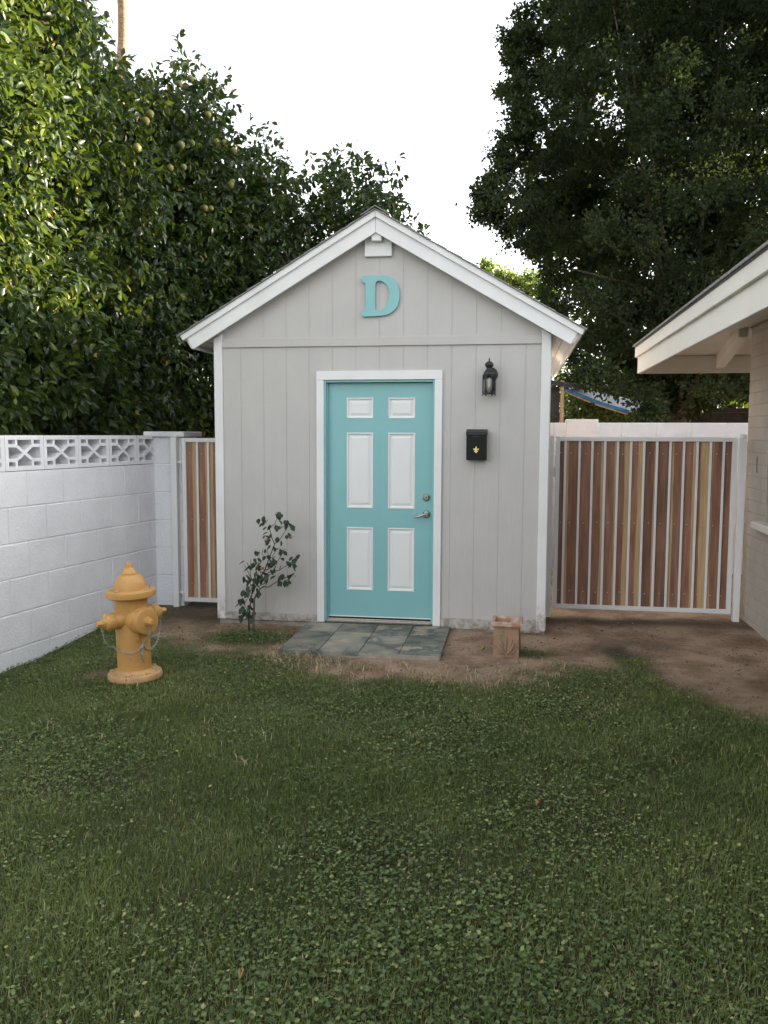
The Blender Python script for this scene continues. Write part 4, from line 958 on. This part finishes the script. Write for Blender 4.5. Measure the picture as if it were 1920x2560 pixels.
# eave fascia: main board and a proud trim in two lengths, along the yard side and round the back
def eave_x(name, x0, x1, y0, y1, z0, z1, m_=CREAM): return box(name, x0, x1, y0, y1, z0, z1, m_, house, bevel=.003)
eave_x('fascia_board', EX+.030, EX+.055, EY2, EY-.055, 2.305, 2.475); eave_x('fascia_board', EX+.030, EX2-.03, EY-.054, EY-.030, 2.305, 2.475)
eave_x('fascia_trim', EX+.004, EX+.0295, EY2, -.302, 2.467, 2.567); eave_x('fascia_trim', EX+.004, EX+.0295, -.298, EY-.004, 2.467, 2.567)
eave_x('fascia_trim', EX+.0295, EX2, EY-.0295, EY-.004, 2.467, 2.567)
for k in range(5):
    s = k*.14; z = EZ+SL*s
    V = [(EX-.018+s, EY2, z-.012), (EX-.018+s, EY+.012-s, z-.012), (EX+.15+s, EY+.012-s-.15, z+.016), (EX+.15+s, EY2, z+.016), (EX-.018+s, EY2, z+.005), (EX-.018+s, EY+.012-s, z+.005), (EX+.15+s, EY+.012-s-.15, z+.026), (EX+.15+s, EY2, z+.026)]
    mk('shingle_course', V, BF, SHING, roof)
    V = [(EX-.012+s, EY+.018-s, z-.012), (EX2, EY+.018-s, z-.012), (EX2, EY-.15-s, z+.016), (EX+.15+s, EY-.15-s, z+.016), (EX-.012+s, EY+.018-s, z+.0045), (EX2, EY+.018-s, z+.0045), (EX2, EY-.15-s, z+.0255), (EX+.15+s, EY-.15-s, z+.0255)]
    mk('shingle_course', V, BF, SHING, roof)
zs0, zs1 = 2.482, 2.482+SL*.86
mk('soffit', [(EX+.055, EY2, zs0), (EX+.055, EY-.055, zs0), (HX+.02, HY+.02, zs1), (HX+.02, EY2, zs1), (EX+.055, EY2, zs0+.015), (EX+.055, EY-.055, zs0+.015), (HX+.02, HY+.02, zs1+.015), (HX+.02, EY2, zs1+.015)], BF, CREAM, house)
mk('soffit', [(EX+.055, EY-.055, zs0-.0005), (EX2-.1, EY-.055, zs0-.0005), (EX2-.1, HY-.02, zs1), (HX-.02, HY-.02, zs1), (EX+.055, EY-.055, zs0+.014), (EX2-.1, EY-.055, zs0+.014), (EX2-.1, HY-.02, zs1+.014), (HX-.02, HY-.02, zs1+.014)], BF, CREAM, house)
for xr in (3.115, 3.72, 4.33):
    mk('rafter_tail', [(xr, EY-.056, 2.352), (xr+.085, EY-.056, 2.352), (xr+.085, HY-.01, 2.56), (xr, HY-.01, 2.56), (xr, EY-.056, zs0+.003), (xr+.085, EY-.056, zs0+.003), (xr+.085, HY-.01, zs1+.01), (xr, HY-.01, zs1+.01)], BF, CREAM, house, bevel=.003)
tube('cable', [(HX-.012, HY-.02, zs1-.02), (HX-.014, .80, zs1-.030), (HX-.012, .66, zs1-.018), (HX-.018, .55, zs1-.034), (HX-.012, .42, zs1-.02), (HX-.014, .1, zs1-.026), (HX-.012, -1.2, zs1-.02)], .006, WIRE, house, 6)
tube('cable', [(HX-.006, .62, 1.50), (HX-.008, .615, 1.42), (HX-.006, .605, 1.36)], .004, WIRE, house, 6)

# ------------------------------------------------------------------ wall behind the gate
rw = thing('rear_block_wall', 'pale pinkish white block wall behind the wide plank gate', 'block wall', (3, 3.6, 0))
RY = 3.60; RT_ = 1.834
for r in range(7):
    z1 = RT_-r*.27; z0 = z1-.27
    for k in range(13):
        a = 1.47+.408*k+(.204 if r % 2 else 0)-.26; b = a+.408; a2 = max(a, 1.45)
        if b-a2 > .05: blk('block', a2+.003, b-.003, z0+.003, z1-.003 if r else z1, .15, BLOCKR, rw, RY, bevel=.004)
box('far_run', 6.72, 22, RY, RY+.15, -.1, RT_, BLOCKR, rw); box('mortar_core', 1.45, 6.7, RY+.006, RY+.144, -.1, RT_-.006, MORTW, rw)
for r in range(7): blk('pilaster_block', 1.760, 2.140, 1.878-.275*(r+1)+.003, 1.878-.275*r-.003, .30, BLOCKR, rw, RY-.10)

# ------------------------------------------------------------------ trees
T8V = np.array([[0, 0, 0], [-.42, .34, .10], [0, .36, 0], [.42, .34, .10], [-.40, .68, .08], [0, .70, -.04], [.40, .68, .08], [0, 1., -.16]])
T8F = np.array([(0, 2, 1), (0, 3, 2), (1, 2, 5), (1, 5, 4), (2, 3, 6), (2, 6, 5), (4, 5, 7), (5, 6, 7)])
T4V = np.array([[0, 0, 0], [-.46, .48, .10], [0, .50, 0], [.46, .48, .10], [0, 1., -.10]])
T4F = np.array([(0, 2, 1), (0, 3, 2), (1, 2, 4), (2, 3, 4)])
T2V = np.array([[0, 0, 0], [-.5, .5, .06], [.5, .5, .06], [0, 1., -.06]]); T2F = np.array([(0, 2, 1), (1, 2, 3)])
def leaf_cloud(C, rad, nper, L, W, flat=.8, droop=.45, shell=.5, twig=7, jit=.10):
    """leaves grouped on short twigs through clump volumes; returns pos, direction, normal, length, width"""
    C = np.asarray(C, float); rad = np.asarray(rad, float)
    nt_ = max(1, nper//twig); k = len(C)
    u = unit(rg.normal(size=(k, nt_, 3))); rr = (shell+(1-shell)*rg.random((k, nt_, 1)))**.7*(1+.22*rg.normal(size=(k, nt_, 1)))
    q = C[:, None]+u*rr*rad[:, None, None]*np.array([1, 1, flat])
    td = unit(u*.8+.7*rg.normal(size=u.shape)+np.array([0, 0, .15]))
    q = np.repeat(q[:, :, None], twig, 2); td = np.repeat(td[:, :, None], twig, 2)
    s = rg.random((k, nt_, twig, 1)); side = unit(rg.normal(size=q.shape))
    p = q+td*(s-.5)*jit*2.2+side*jit*.25
    d = unit(td*.55+side*.9+np.array([0, 0, -droop]))
    n = unit(np.cross(d, rg.normal(size=d.shape))+np.array([.1, -.1, .75])); n = unit(n-d*(n*d).sum(-1, keepdims=True))
    p, d, n = [a.reshape(-1, 3) for a in (p, d, n)]; m_ = len(p); ls = rg.uniform(.7, 1.2, m_)
    return p, d, n, L*ls, W*ls*rg.uniform(.85, 1.15, m_)
def leaf_mesh(p, d, n, L, W, tv, tf):
    x = np.cross(d, n); V = p[:, None]+tv[None, :, 0:1]*W[:, None, None]*x[:, None]+tv[None, :, 1:2]*L[:, None, None]*d[:, None]+tv[None, :, 2:3]*L[:, None, None]*n[:, None]
    T = (np.arange(len(p))*len(tv))[:, None, None]+tf[None]; return V.reshape(-1, 3), T.reshape(-1, 3)
def trunk(parent, base_, top_, r0, r1, m_, limbs=(), name='trunk', wob=.12):
    b, t_ = np.array(base_, float), np.array(top_, float); P = [b+(t_-b)*f+np.array([rnd.uniform(-wob, wob), rnd.uniform(-wob, wob), 0])*(0 < f < 1) for f in np.linspace(0, 1, 6)]
    tube(name, P, [r0*1.25]+[r0+(r1-r0)*f for f in np.linspace(.15, 1, 5)], m_, parent, 10)
    for c in limbs:
        c = np.array(c, float); s = P[min(5, max(2, int(2+3*rnd.random())))]; mid = (s+c)/2+np.array([rnd.uniform(-.2, .2), rnd.uniform(-.2, .2), .15])
        V, F = tube_vf([s, (s*.6+mid*.4)+[0, 0, .03], mid, c], [r1*.8, r1*.6, r1*.42, r1*.15], 6); mk('limb', V, F, m_, parent, smooth=True)
# --- citrus trees: clumps laid over the hedge face behind the wall and round behind the shed
def hedge_pt(px, py, back=0.):
    """a point on the leafy face: plane x=-3.25 near the wall, bending to y=5.6 behind the shed"""
    v = ray(px, py); t1 = (-3.25-back-CAM[0])/v[0] if v[0] < -.01 else 1e9
    yb = np.interp(px, [300, 560, 800, 1100], [2.6, 4.2, 5.4, 5.8])+back
    t2 = (yb-CAM[1])/v[1]; return CAM+min(t1, t2)*v
SKX = [-400, 60, 130, 195, 225, 260, 330, 380, 440, 500, 570, 600, 680, 740, 800, 870, 940, 985, 1025]
SKY = [-300, -260, -120, -20, 90, 175, 215, 185, 150, 175, 240, 320, 330, 420, 400, 385, 410, 480, 570]
clumps = []
for px in range(-420, 1061, 62):
    for py in range(-280, 1101, 62):
        x_, y_ = px+rnd.uniform(-28, 28), py+rnd.uniform(-28, 28)
        top = np.interp(x_, SKX, SKY)
        if y_ < top+(95 if x_ < 330 else 52): continue
        if x_ > 640 and y_ > 800: continue
        c = hedge_pt(x_, y_, rnd.uniform(-.05, .45)); dist = np.linalg.norm(c-CAM)
        if c[2] < 1.2: continue
        clumps.append((c, rnd.uniform(.30, .42)*(1 if dist < 10 else 1.25), 0))
        for _ in range(2 if x_ < 700 else 1):
            c = hedge_pt(x_, y_+20, rnd.uniform(.6, 1.4))
            if c[2] > 1.2: clumps.append((c, rnd.uniform(.45, .6), 1))
for px in range(-420, 1041, 34):      # sprays along the skyline
    t = np.interp(px, SKX, SKY); c = hedge_pt(px, t+rnd.uniform(8, 55), rnd.uniform(0, .5)); clumps.append((c, rnd.uniform(.14, .26), 2))
tdef = [((-4.3, -2.2), 'orange tree nearest the yard in low sun, its leaves tinted yellower as if lit', lambda c: c[1] < .1), ((-4.2, 1.4), 'dark orange tree hung with green fruit behind the pillar', lambda c: .1 <= c[1] < 2.75),
        ((-3.4, 4.3), 'dark citrus tree behind the left eave of the shed', lambda c: 2.75 <= c[1] < 4.9 and c[0] < -2.0), ((-1.3, 6.4), 'citrus tree rising behind the roof ridge of the shed', lambda c: True)]
left_ = list(clumps); ctrees = []
CPR = leaf_protos('leaf', CITRUS, [.15, .45, .7, .9], .045, .092)
for ti, ((bx_, by_), lab, test) in enumerate(tdef):
    mine = [c for c in left_ if test(c[0])]; left_ = [c for c in left_ if not test(c[0])]
    t_ = thing('citrus_tree', lab, 'tree', (bx_, by_, 0), 'citrus trees behind the garden wall'); ctrees.append(t_)
    ctr = np.mean([c[0] for c in mine], 0)
    trunk(t_, (bx_, by_, -.1), (bx_+(ctr[0]-bx_)*.5, by_+(ctr[1]-by_)*.5, 2.6), .10, .06, BARK, [c[0] for c in rnd.sample(mine, min(12, len(mine)))])
    VV = []; TT = []; tn = []; off = 0
    near_pool = []
    for lay, per, tv, tf in ((0, 154, T8V, T8F), (1, 140, T4V, T4F), (2, 49, T8V, T8F)):
        cs = [c for c in mine if c[2] == lay]
        if not cs: continue
        big = 1.4 if lay == 1 else 1.
        p, d, n_, L_, W_ = leaf_cloud([c[0] for c in cs], [c[1] for c in cs], per, .112*big, .056*big, .95, .65, .35)
        ok = (p[:, 0]*math.cos(R(9))-p[:, 1]*math.sin(R(9)) < -2.29*math.cos(R(9))-.634*math.sin(R(9))-.10) | (p[:, 2] > 1.72) if ti < 2 else np.ones(len(p), bool)
        ok &= ~((p[:, 0] > -1.8) & (p[:, 1] < 4.7) & (p[:, 2] < 3.7)) & (p[:, 2] > .9)
        p, d, n_, L_, W_ = p[ok], d[ok], n_[ok], L_[ok], W_[ok]
        if lay == 0:
            q = (p-CAM) @ AX.T; vis = (np.abs(q[:, 0]/q[:, 2]) < .47) & (np.abs(q[:, 1]/q[:, 2]) < .61)
            sc_ = np.where(vis, L_/q[:, 2], 0); sel = np.argsort(-sc_)[:(280 if ti < 2 else 0)]
            near_pool = [(p[i], d[i], n_[i], L_[i], W_[i]) for i in sel]; msk = np.ones(len(p), bool); msk[sel] = False
            p, d, n_, L_, W_ = p[msk], d[msk], n_[msk], L_[msk], W_[msk]
        V, T = leaf_mesh(p, d, n_, L_, W_, tv, tf); VV.append(V); TT.append(T+off); off += len(V)
        t1_ = np.clip((.56 if ti == 0 else .34)+.16*vn(p[:, 0]+p[:, 1], p[:, 2], 1.2, 3)+rg.normal(0, .17, len(p)), 0, .9); t1_[rg.random(len(p)) < .012] = 1.  # nearest tree tinted lighter and yellower, sunlight put into the leaf colour
        tn.append(np.repeat(t1_, len(tv)))
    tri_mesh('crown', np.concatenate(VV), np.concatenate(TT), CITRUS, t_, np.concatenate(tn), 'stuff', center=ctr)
    for (p, d, n_, L_, W_) in near_pool:
        o = link('leaf', CPR[min(3, int(abs(rnd.gauss(1.5 if ti == 0 else 1., .9))))], t_, p)  # single leaves of the nearest tree get the same sunlit tint
        x_ = np.cross(d, n_); o.rotation_mode = 'QUATERNION'
        o.rotation_quaternion = Matrix(((x_[0], d[0], n_[0]), (x_[1], d[1], n_[1]), (x_[2], d[2], n_[2]))).to_quaternion(); o.scale = (W_/.045, L_/.092, L_/.092)
fr = None
for (px, py) in ((375, 285), (364, 303), (448, 210), (476, 197), (512, 200), (540, 355), (560, 358), (584, 378), (452, 363), (480, 358), (342, 370), (512, 520), (527, 521), (580, 455), (425, 420), (459, 418), (520, 287), (576, 462)):
    c = hedge_pt(px, py, -.42); pt = ctrees[1] if c[1] < 2.75 else ctrees[2]
    if fr is None: fr = lathe('fruit', [(.004, -.043), (.024, -.037), (.040, -.018), (.045, 0), (.040, .020), (.026, .036), (.006, .042)], FRUIT, pt, 16, (0, 0, 1), tuple(c), ang=80)
    else:
        k = rnd.uniform(.85, 1.12); dupe(fr, pt, c, scale=(k, k, k))

# --- big dark shade tree behind the gate
sh = thing('shade_tree', 'tall dense dark green shade tree rising behind the rear wall', 'tree', (3.9, 10.2, 0))
SPX = [1190, 1225, 1260, 1300, 1340, 1380, 1440, 1520, 1600]; 
edge = [(-400, 1330), (0, 1345), (60, 1330), (100, 1300), (160, 1315), (210, 1275), (240, 1290), (300, 1300), (340, 1275), (400, 1275), (470, 1215), (520, 1200), (560, 1270), (600, 1300), (650, 1340), (700, 1380), (760, 1400), (820, 1410), (900, 1420), (960, 1450), (1010, 1500)]
def edge_x(py): return np.interp(py, [e[0] for e in edge], [e[1] for e in edge])
sc_c = []; sc_r = []
HOLES = ((1507, 275, 40), (1535, 465, 26), (1850, 60, 34), (1885, 290, 40), (1468, 95, 20))
for py in range(-420, 990, 54):
    for px in range(1180, 2500, 62):
        x_, y_ = px+rnd.uniform(-30, 30), py+rnd.uniform(-26, 26)
        if x_ < edge_x(y_)+44: continue
        if any(math.hypot((x_-a)/1.2, y_-b) < r_ for a, b, r_ in HOLES): continue
        yy = 9.2+rnd.uniform(-2.2, 2.2)
        c = on_y(x_, y_, yy); sc_c.append(c); sc_r.append(rnd.uniform(.34, .62))
for py in list(range(-300, 960, 26))+list(range(100, 640, 26)):        # ragged outer sprays
    x_ = edge_x(py)+rnd.uniform(-28, 45); sc_c.append(on_y(x_, py+rnd.uniform(-10, 10), 9.2+rnd.uniform(-1.2, 1.2))); sc_r.append(rnd.uniform(.10, .30))
ctr = np.mean(sc_c, 0)
trunk(sh, (3.9, 10.2, -.1), (4.9, 11.6, 5.0), .24, .07, BARK, [sc_c[i] for i in rg.choice(len(sc_c), 20, replace=False)], wob=.1)
p, d, n_, L_, W_ = leaf_cloud(sc_c, sc_r, 496, .080, .046, .55, .05, .3, 8, .11)
ic = []; ir = []
for py in range(-420, 1000, 70):        # leaves deep in the crown
    for px in range(1200, 2480, 62):
        x_, y_ = px+rnd.uniform(-30, 30), py+rnd.uniform(-30, 30)
        if x_ < edge_x(y_)+(75 if y_ < 620 else 45) or any(math.hypot((x_-a)/1.2, y_-b) < r_+10 for a, b, r_ in HOLES): continue
        ic.append(on_y(x_, y_, 11.4+rnd.uniform(-.7, .9))); ir.append(rnd.uniform(.5, .7))
q_ = leaf_cloud(ic, ir, 176, .25, .17, .8, .1, .0, 8, .12)
p, d, n_, L_, W_ = [np.concatenate([a, b]) for a, b in zip((p, d, n_, L_, W_), q_)]
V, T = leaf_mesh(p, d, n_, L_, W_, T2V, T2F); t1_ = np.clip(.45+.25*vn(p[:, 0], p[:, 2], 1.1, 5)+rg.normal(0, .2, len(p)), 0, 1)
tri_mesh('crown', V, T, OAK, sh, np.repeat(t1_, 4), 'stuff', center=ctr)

# --- distant trees and shrubs seen past the shade tree
def bush(name, label, pts, base_, per, L, W, m_, cat, group=None, r=(.4, .7), tr=.07, tint0=.5):
    t_ = thing(name, label, cat, (base_[0], base_[1], 0), group); C_ = [np.array(c) for c in pts]; rr = [rnd.uniform(*r) for _ in C_]
    ctr = np.mean(C_, 0); trunk(t_, (base_[0], base_[1], -.1), ctr, tr, tr*.5, BARK, C_[:8], wob=.05)
    p, d, n_, L_, W_ = leaf_cloud(C_, rr, per, L, W, .85, .3, .3, 7, .12)
    V, T = leaf_mesh(p, d, n_, L_, W_, T2V, T2F)
    tri_mesh('crown', V, T, m_, t_, np.repeat(np.clip(tint0+rg.normal(0, .25, len(p)), 0, 1), 4), 'stuff', center=ctr)
    return t_
def pxs(lst, y, jy=.6): return [on_y(a, b, y+rnd.uniform(-jy, jy)) for a, b in lst]
bush('sunlit_tree', 'yellow green sunlit tree beyond the right slope of the shed roof', pxs([(1215, 668), (1235, 690), (1258, 690), (1250, 720), (1285, 700), (1300, 720), (1330, 700), (1320, 740), (1350, 720), (1372, 730), (1360, 770), (1390, 790), (1280, 760), (1400, 850)], 26), on_y(1320, 900, 26), 420, .16, .09, FARL, 'tree', r=(.3, .5))
bush('sunlit_shrub', 'bright sunlit shrub below the cream eave beyond the rear wall', pxs([(1790, 960), (1830, 970), (1760, 985), (1800, 1000), (1850, 990), (1830, 1025), (1870, 1020), (1900, 960), (1880, 990), (1770, 940), (1820, 935), (1860, 945)], 13.5), on_y(1830, 1080, 13.5), 420, .085, .055, FARL, 'shrub', 'shrubs beyond the rear wall', (.25, .42), tint0=.7)
bush('dark_shrub', 'dark leafy shrub behind the wall next to the tarp', pxs([(1660, 960), (1700, 975), (1730, 960), (1690, 1010), (1720, 1020), (1745, 1000), (1650, 1000), (1600, 960), (1560, 950), (1640, 930)], 11.2)+pxs([(1612, 1012), (1625, 1030), (1470, 940), (1520, 948)], 6.75, .1), on_y(1690, 1080, 11.2), 420, .085, .05, OAK, 'shrub', 'shrubs beyond the rear wall', (.25, .4))
bush('low_shrub', 'olive green shrub under the sagging tarp', pxs([(1430, 1010), (1460, 1030), (1420, 1045), (1490, 1045), (1520, 1055), (1550, 1045), (1470, 1000), (1510, 1030), (1580, 1050)], 8.6, .3), on_y(1480, 1100, 8.6), 420, .08, .045, FARL, 'shrub', 'shrubs beyond the rear wall', (.2, .34), tint0=.1)
bush('far_tree', 'distant sunlit tree seen under the dark shade tree', pxs([(1400+k*42+rnd.uniform(-15, 15), 985+rnd.uniform(-60, 30)) for k in range(13)], 24), on_y(1600, 1080, 24), 520, .15, .09, FARL, 'tree', r=(.6, .95))
bush('far_tree', 'distant hedge-like tree behind the dark outbuilding', pxs([(1390+k*48+rnd.uniform(-15, 15), 1000+rnd.uniform(-90, 40)) for k in range(13)], 30), on_y(1700, 1080, 30), 420, .2, .12, OAK, 'tree', r=(.9, 1.3))
# unseen trees added to the right, behind the house, to block sun on its back wall
for k, (bx_, by_, hh) in enumerate(((12.5, 6.6, 5.6), (16.5, 8.2, 5.8))):
    pts = [(bx_+rnd.gauss(0, 1.2), by_+rnd.uniform(-1.6, 1.6), rnd.uniform(.8, hh-.6)) for _ in range(40)]
    bush('added_blocker_tree', ('unseen bushy tree added to shade the back wall of the house', 'second unseen tree added to block sun further along behind the house')[k], pts, (bx_, by_), 91, .34, .24, OAK, 'tree', r=(.6, .9), tr=.15)
# palm
pl = thing('palm_tree', 'slender bare palm trunk standing behind the orange trees', 'palm tree', (-10.4, 17.0, 0))
pb_ = on_y(306, 190, 17.0); pt_ = on_y(302, -60, 17.0); P = [pb_+(pt_-pb_)*f for f in np.linspace(-1.3, 2.2, 22)]
P = [np.array([p[0]+.05*math.sin(i*.7), 17.0, p[2]]) for i, p in enumerate(P)]; P[0][2] = -.2
pl.location = (P[0][0], 17.0, 0); WL[pl.name] = Vector(pl.location)
tube('trunk', P, [.145+.006*(i % 2) for i in range(len(P))], PALMB, pl, 14)
top = P[-1]; fv = MB()
for k in range(22):
    a = k*2.4; el = rnd.uniform(-.5, .9); d_ = np.array([math.cos(a)*math.cos(el), math.sin(a)*math.cos(el), math.sin(el)]); s_ = unit(np.cross(d_, [0, 0, 1]))
    mb = MB()
    for j in range(-5, 6):
        e_ = unit(d_+s_*j*.16); q0 = top+d_*.9; q1 = top+d_*.9+e_*1.0-np.array([0, 0, .12]); mb.add([q0-s_*.01, q0+s_*.01, (q0+q1)/2+s_*.03, q1, (q0+q1)/2-s_*.03], [(0, 1, 2, 4), (4, 2, 3)])
    mb.add(*tube_vf([top, top+d_*.9], .02, 5)); mb.build('frond', OAK, pl)

# ------------------------------------------------------------------ things beyond the rear wall
tp = thing('tarp_canopy', 'sagging blue and white tarp strung beyond the rear wall', 'tarp', (2.4, 7.5, 0))
n = 14; fe = [np.array([1.88+1.06*i/n, 7.0, 2.47-.39*(i/n)-.03*math.sin(math.pi*i/n)]) for i in range(n+1)]
be = [np.array([2.15+1.15*i/n, 8.1, 2.56-.27*(i/n)-.04*math.sin(math.pi*i/n)]) for i in range(n+1)]
V = []; m__ = 6
for j in range(m__+1):
    for i in range(n+1):
        f = j/m__; V.append(fe[i]*(1-f)+be[i]*f-np.array([0, 0, .10*math.sin(math.pi*f)+.012*math.sin(i*1.9+j)]))
F = [(j*(n+1)+i, j*(n+1)+i+1, (j+1)*(n+1)+i+1, (j+1)*(n+1)+i) for j in range(m__) for i in range(n)]
k = len(V); V2 = V+[v-np.array([0, 0, .006]) for v in V]; F2 = F+[tuple(i+k for i in f[::-1]) for f in F]
mk('sheet', V2, F2, WHITET, tp, smooth=True)
V = [v+np.array([0, -.004, .01]) for v in fe]+[v+np.array([.0, -.012-.02*math.sin(i*1.3), -.055-.015*math.sin(i*.9)]) for i, v in enumerate(fe)]; V += [v+np.array([0, .008, 0]) for v in V]
h = n+1; F = [(i, h+i, h+i+1, i+1) for i in range(n)]+[(2*h+i+1, 3*h+i+1, 3*h+i, 2*h+i) for i in range(n)]
mk('hem', V, F, BLUET, tp, smooth=True)
tube('edge_rope', [v+np.array([0, -.02, -.065]) for v in fe], .012, RAWW, tp, 6)
wp = tag(box('wooden_post', 1.845, 1.90, 6.92, 6.99, -.1, 2.56, RAWW, None, bevel=.004), 'raw lumber post holding the corner of the tarp', 'post')
ob = thing('dark_lean_to', 'dark boarded lean-to tucked behind the right corner of the shed', 'lean-to', (1.3, 7.6, 0))
for k in range(6): box('board', .70+.19*k, .70+.19*k+.186, 7.05+.004*(k % 2), 7.09, -.1, 2.42+.01*k, DARKW, ob)
mk('roof', [(.5, 6.9, 2.68), (2.3, 6.9, 2.40), (2.3, 8.6, 2.54), (.5, 8.6, 2.80), (.5, 6.9, 2.74), (2.3, 6.9, 2.47), (2.3, 8.6, 2.60), (.5, 8.6, 2.82)], BF, DARKW, ob)
o2 = thing('dark_outbuilding', 'low dark flat-roofed outbuilding under the shade tree', 'outbuilding', (5., 11.8, 0))
for k in range(9): box('board', 3.55+.42*k, 3.55+.42*k+.414, 12.0+.004*(k % 2), 12.05, -.1, 2.18, DARKW, o2)
box('roof', 3.4, 7.5, 11.8, 14, 2.185, 2.27, DARKW, o2); box('side_wall', 3.5, 3.548, 12.06, 13.9, -.1, 2.18, DARKW, o2)

# ------------------------------------------------------------------ fallen leaves
LFY = pmat('dead_leaf', (.35, .20, .09), (.55, .36, .18), 30, .7); LFG = pmat('yellow_leaf', (.34, .32, .06), (.48, .44, .12), 30, .6)
for (px, py, m_, lab, L_) in ((1346, 2010, LFY, 'curled brown dead leaf lying in the lawn', .06), (1207, 1617, LFG, 'yellow green fallen leaf on dirt beside the pedestal', .055), (602, 2436, LFY, 'small pinkish dry leaf among the clover', .04), (1497, 1668, LFY, 'tiny dark curled leaf on the bare dirt', .035)):
    p = on_z(px, py, .02); V = [(v[0]*L_*.55, v[1]*L_, v[2]*L_*2+.004+abs(v[0])*L_*.5) for v in LT]
    o = mk('fallen_leaf', V, LF, m_, None); zg = float(gz_(p[0], p[1])); o.location = (p[0], p[1], zg+(.028 if m_ is LFY and py > 1700 else .006)); o.rotation_euler = (0, 0, rnd.uniform(0, 6)); tag(o, lab, 'leaf')
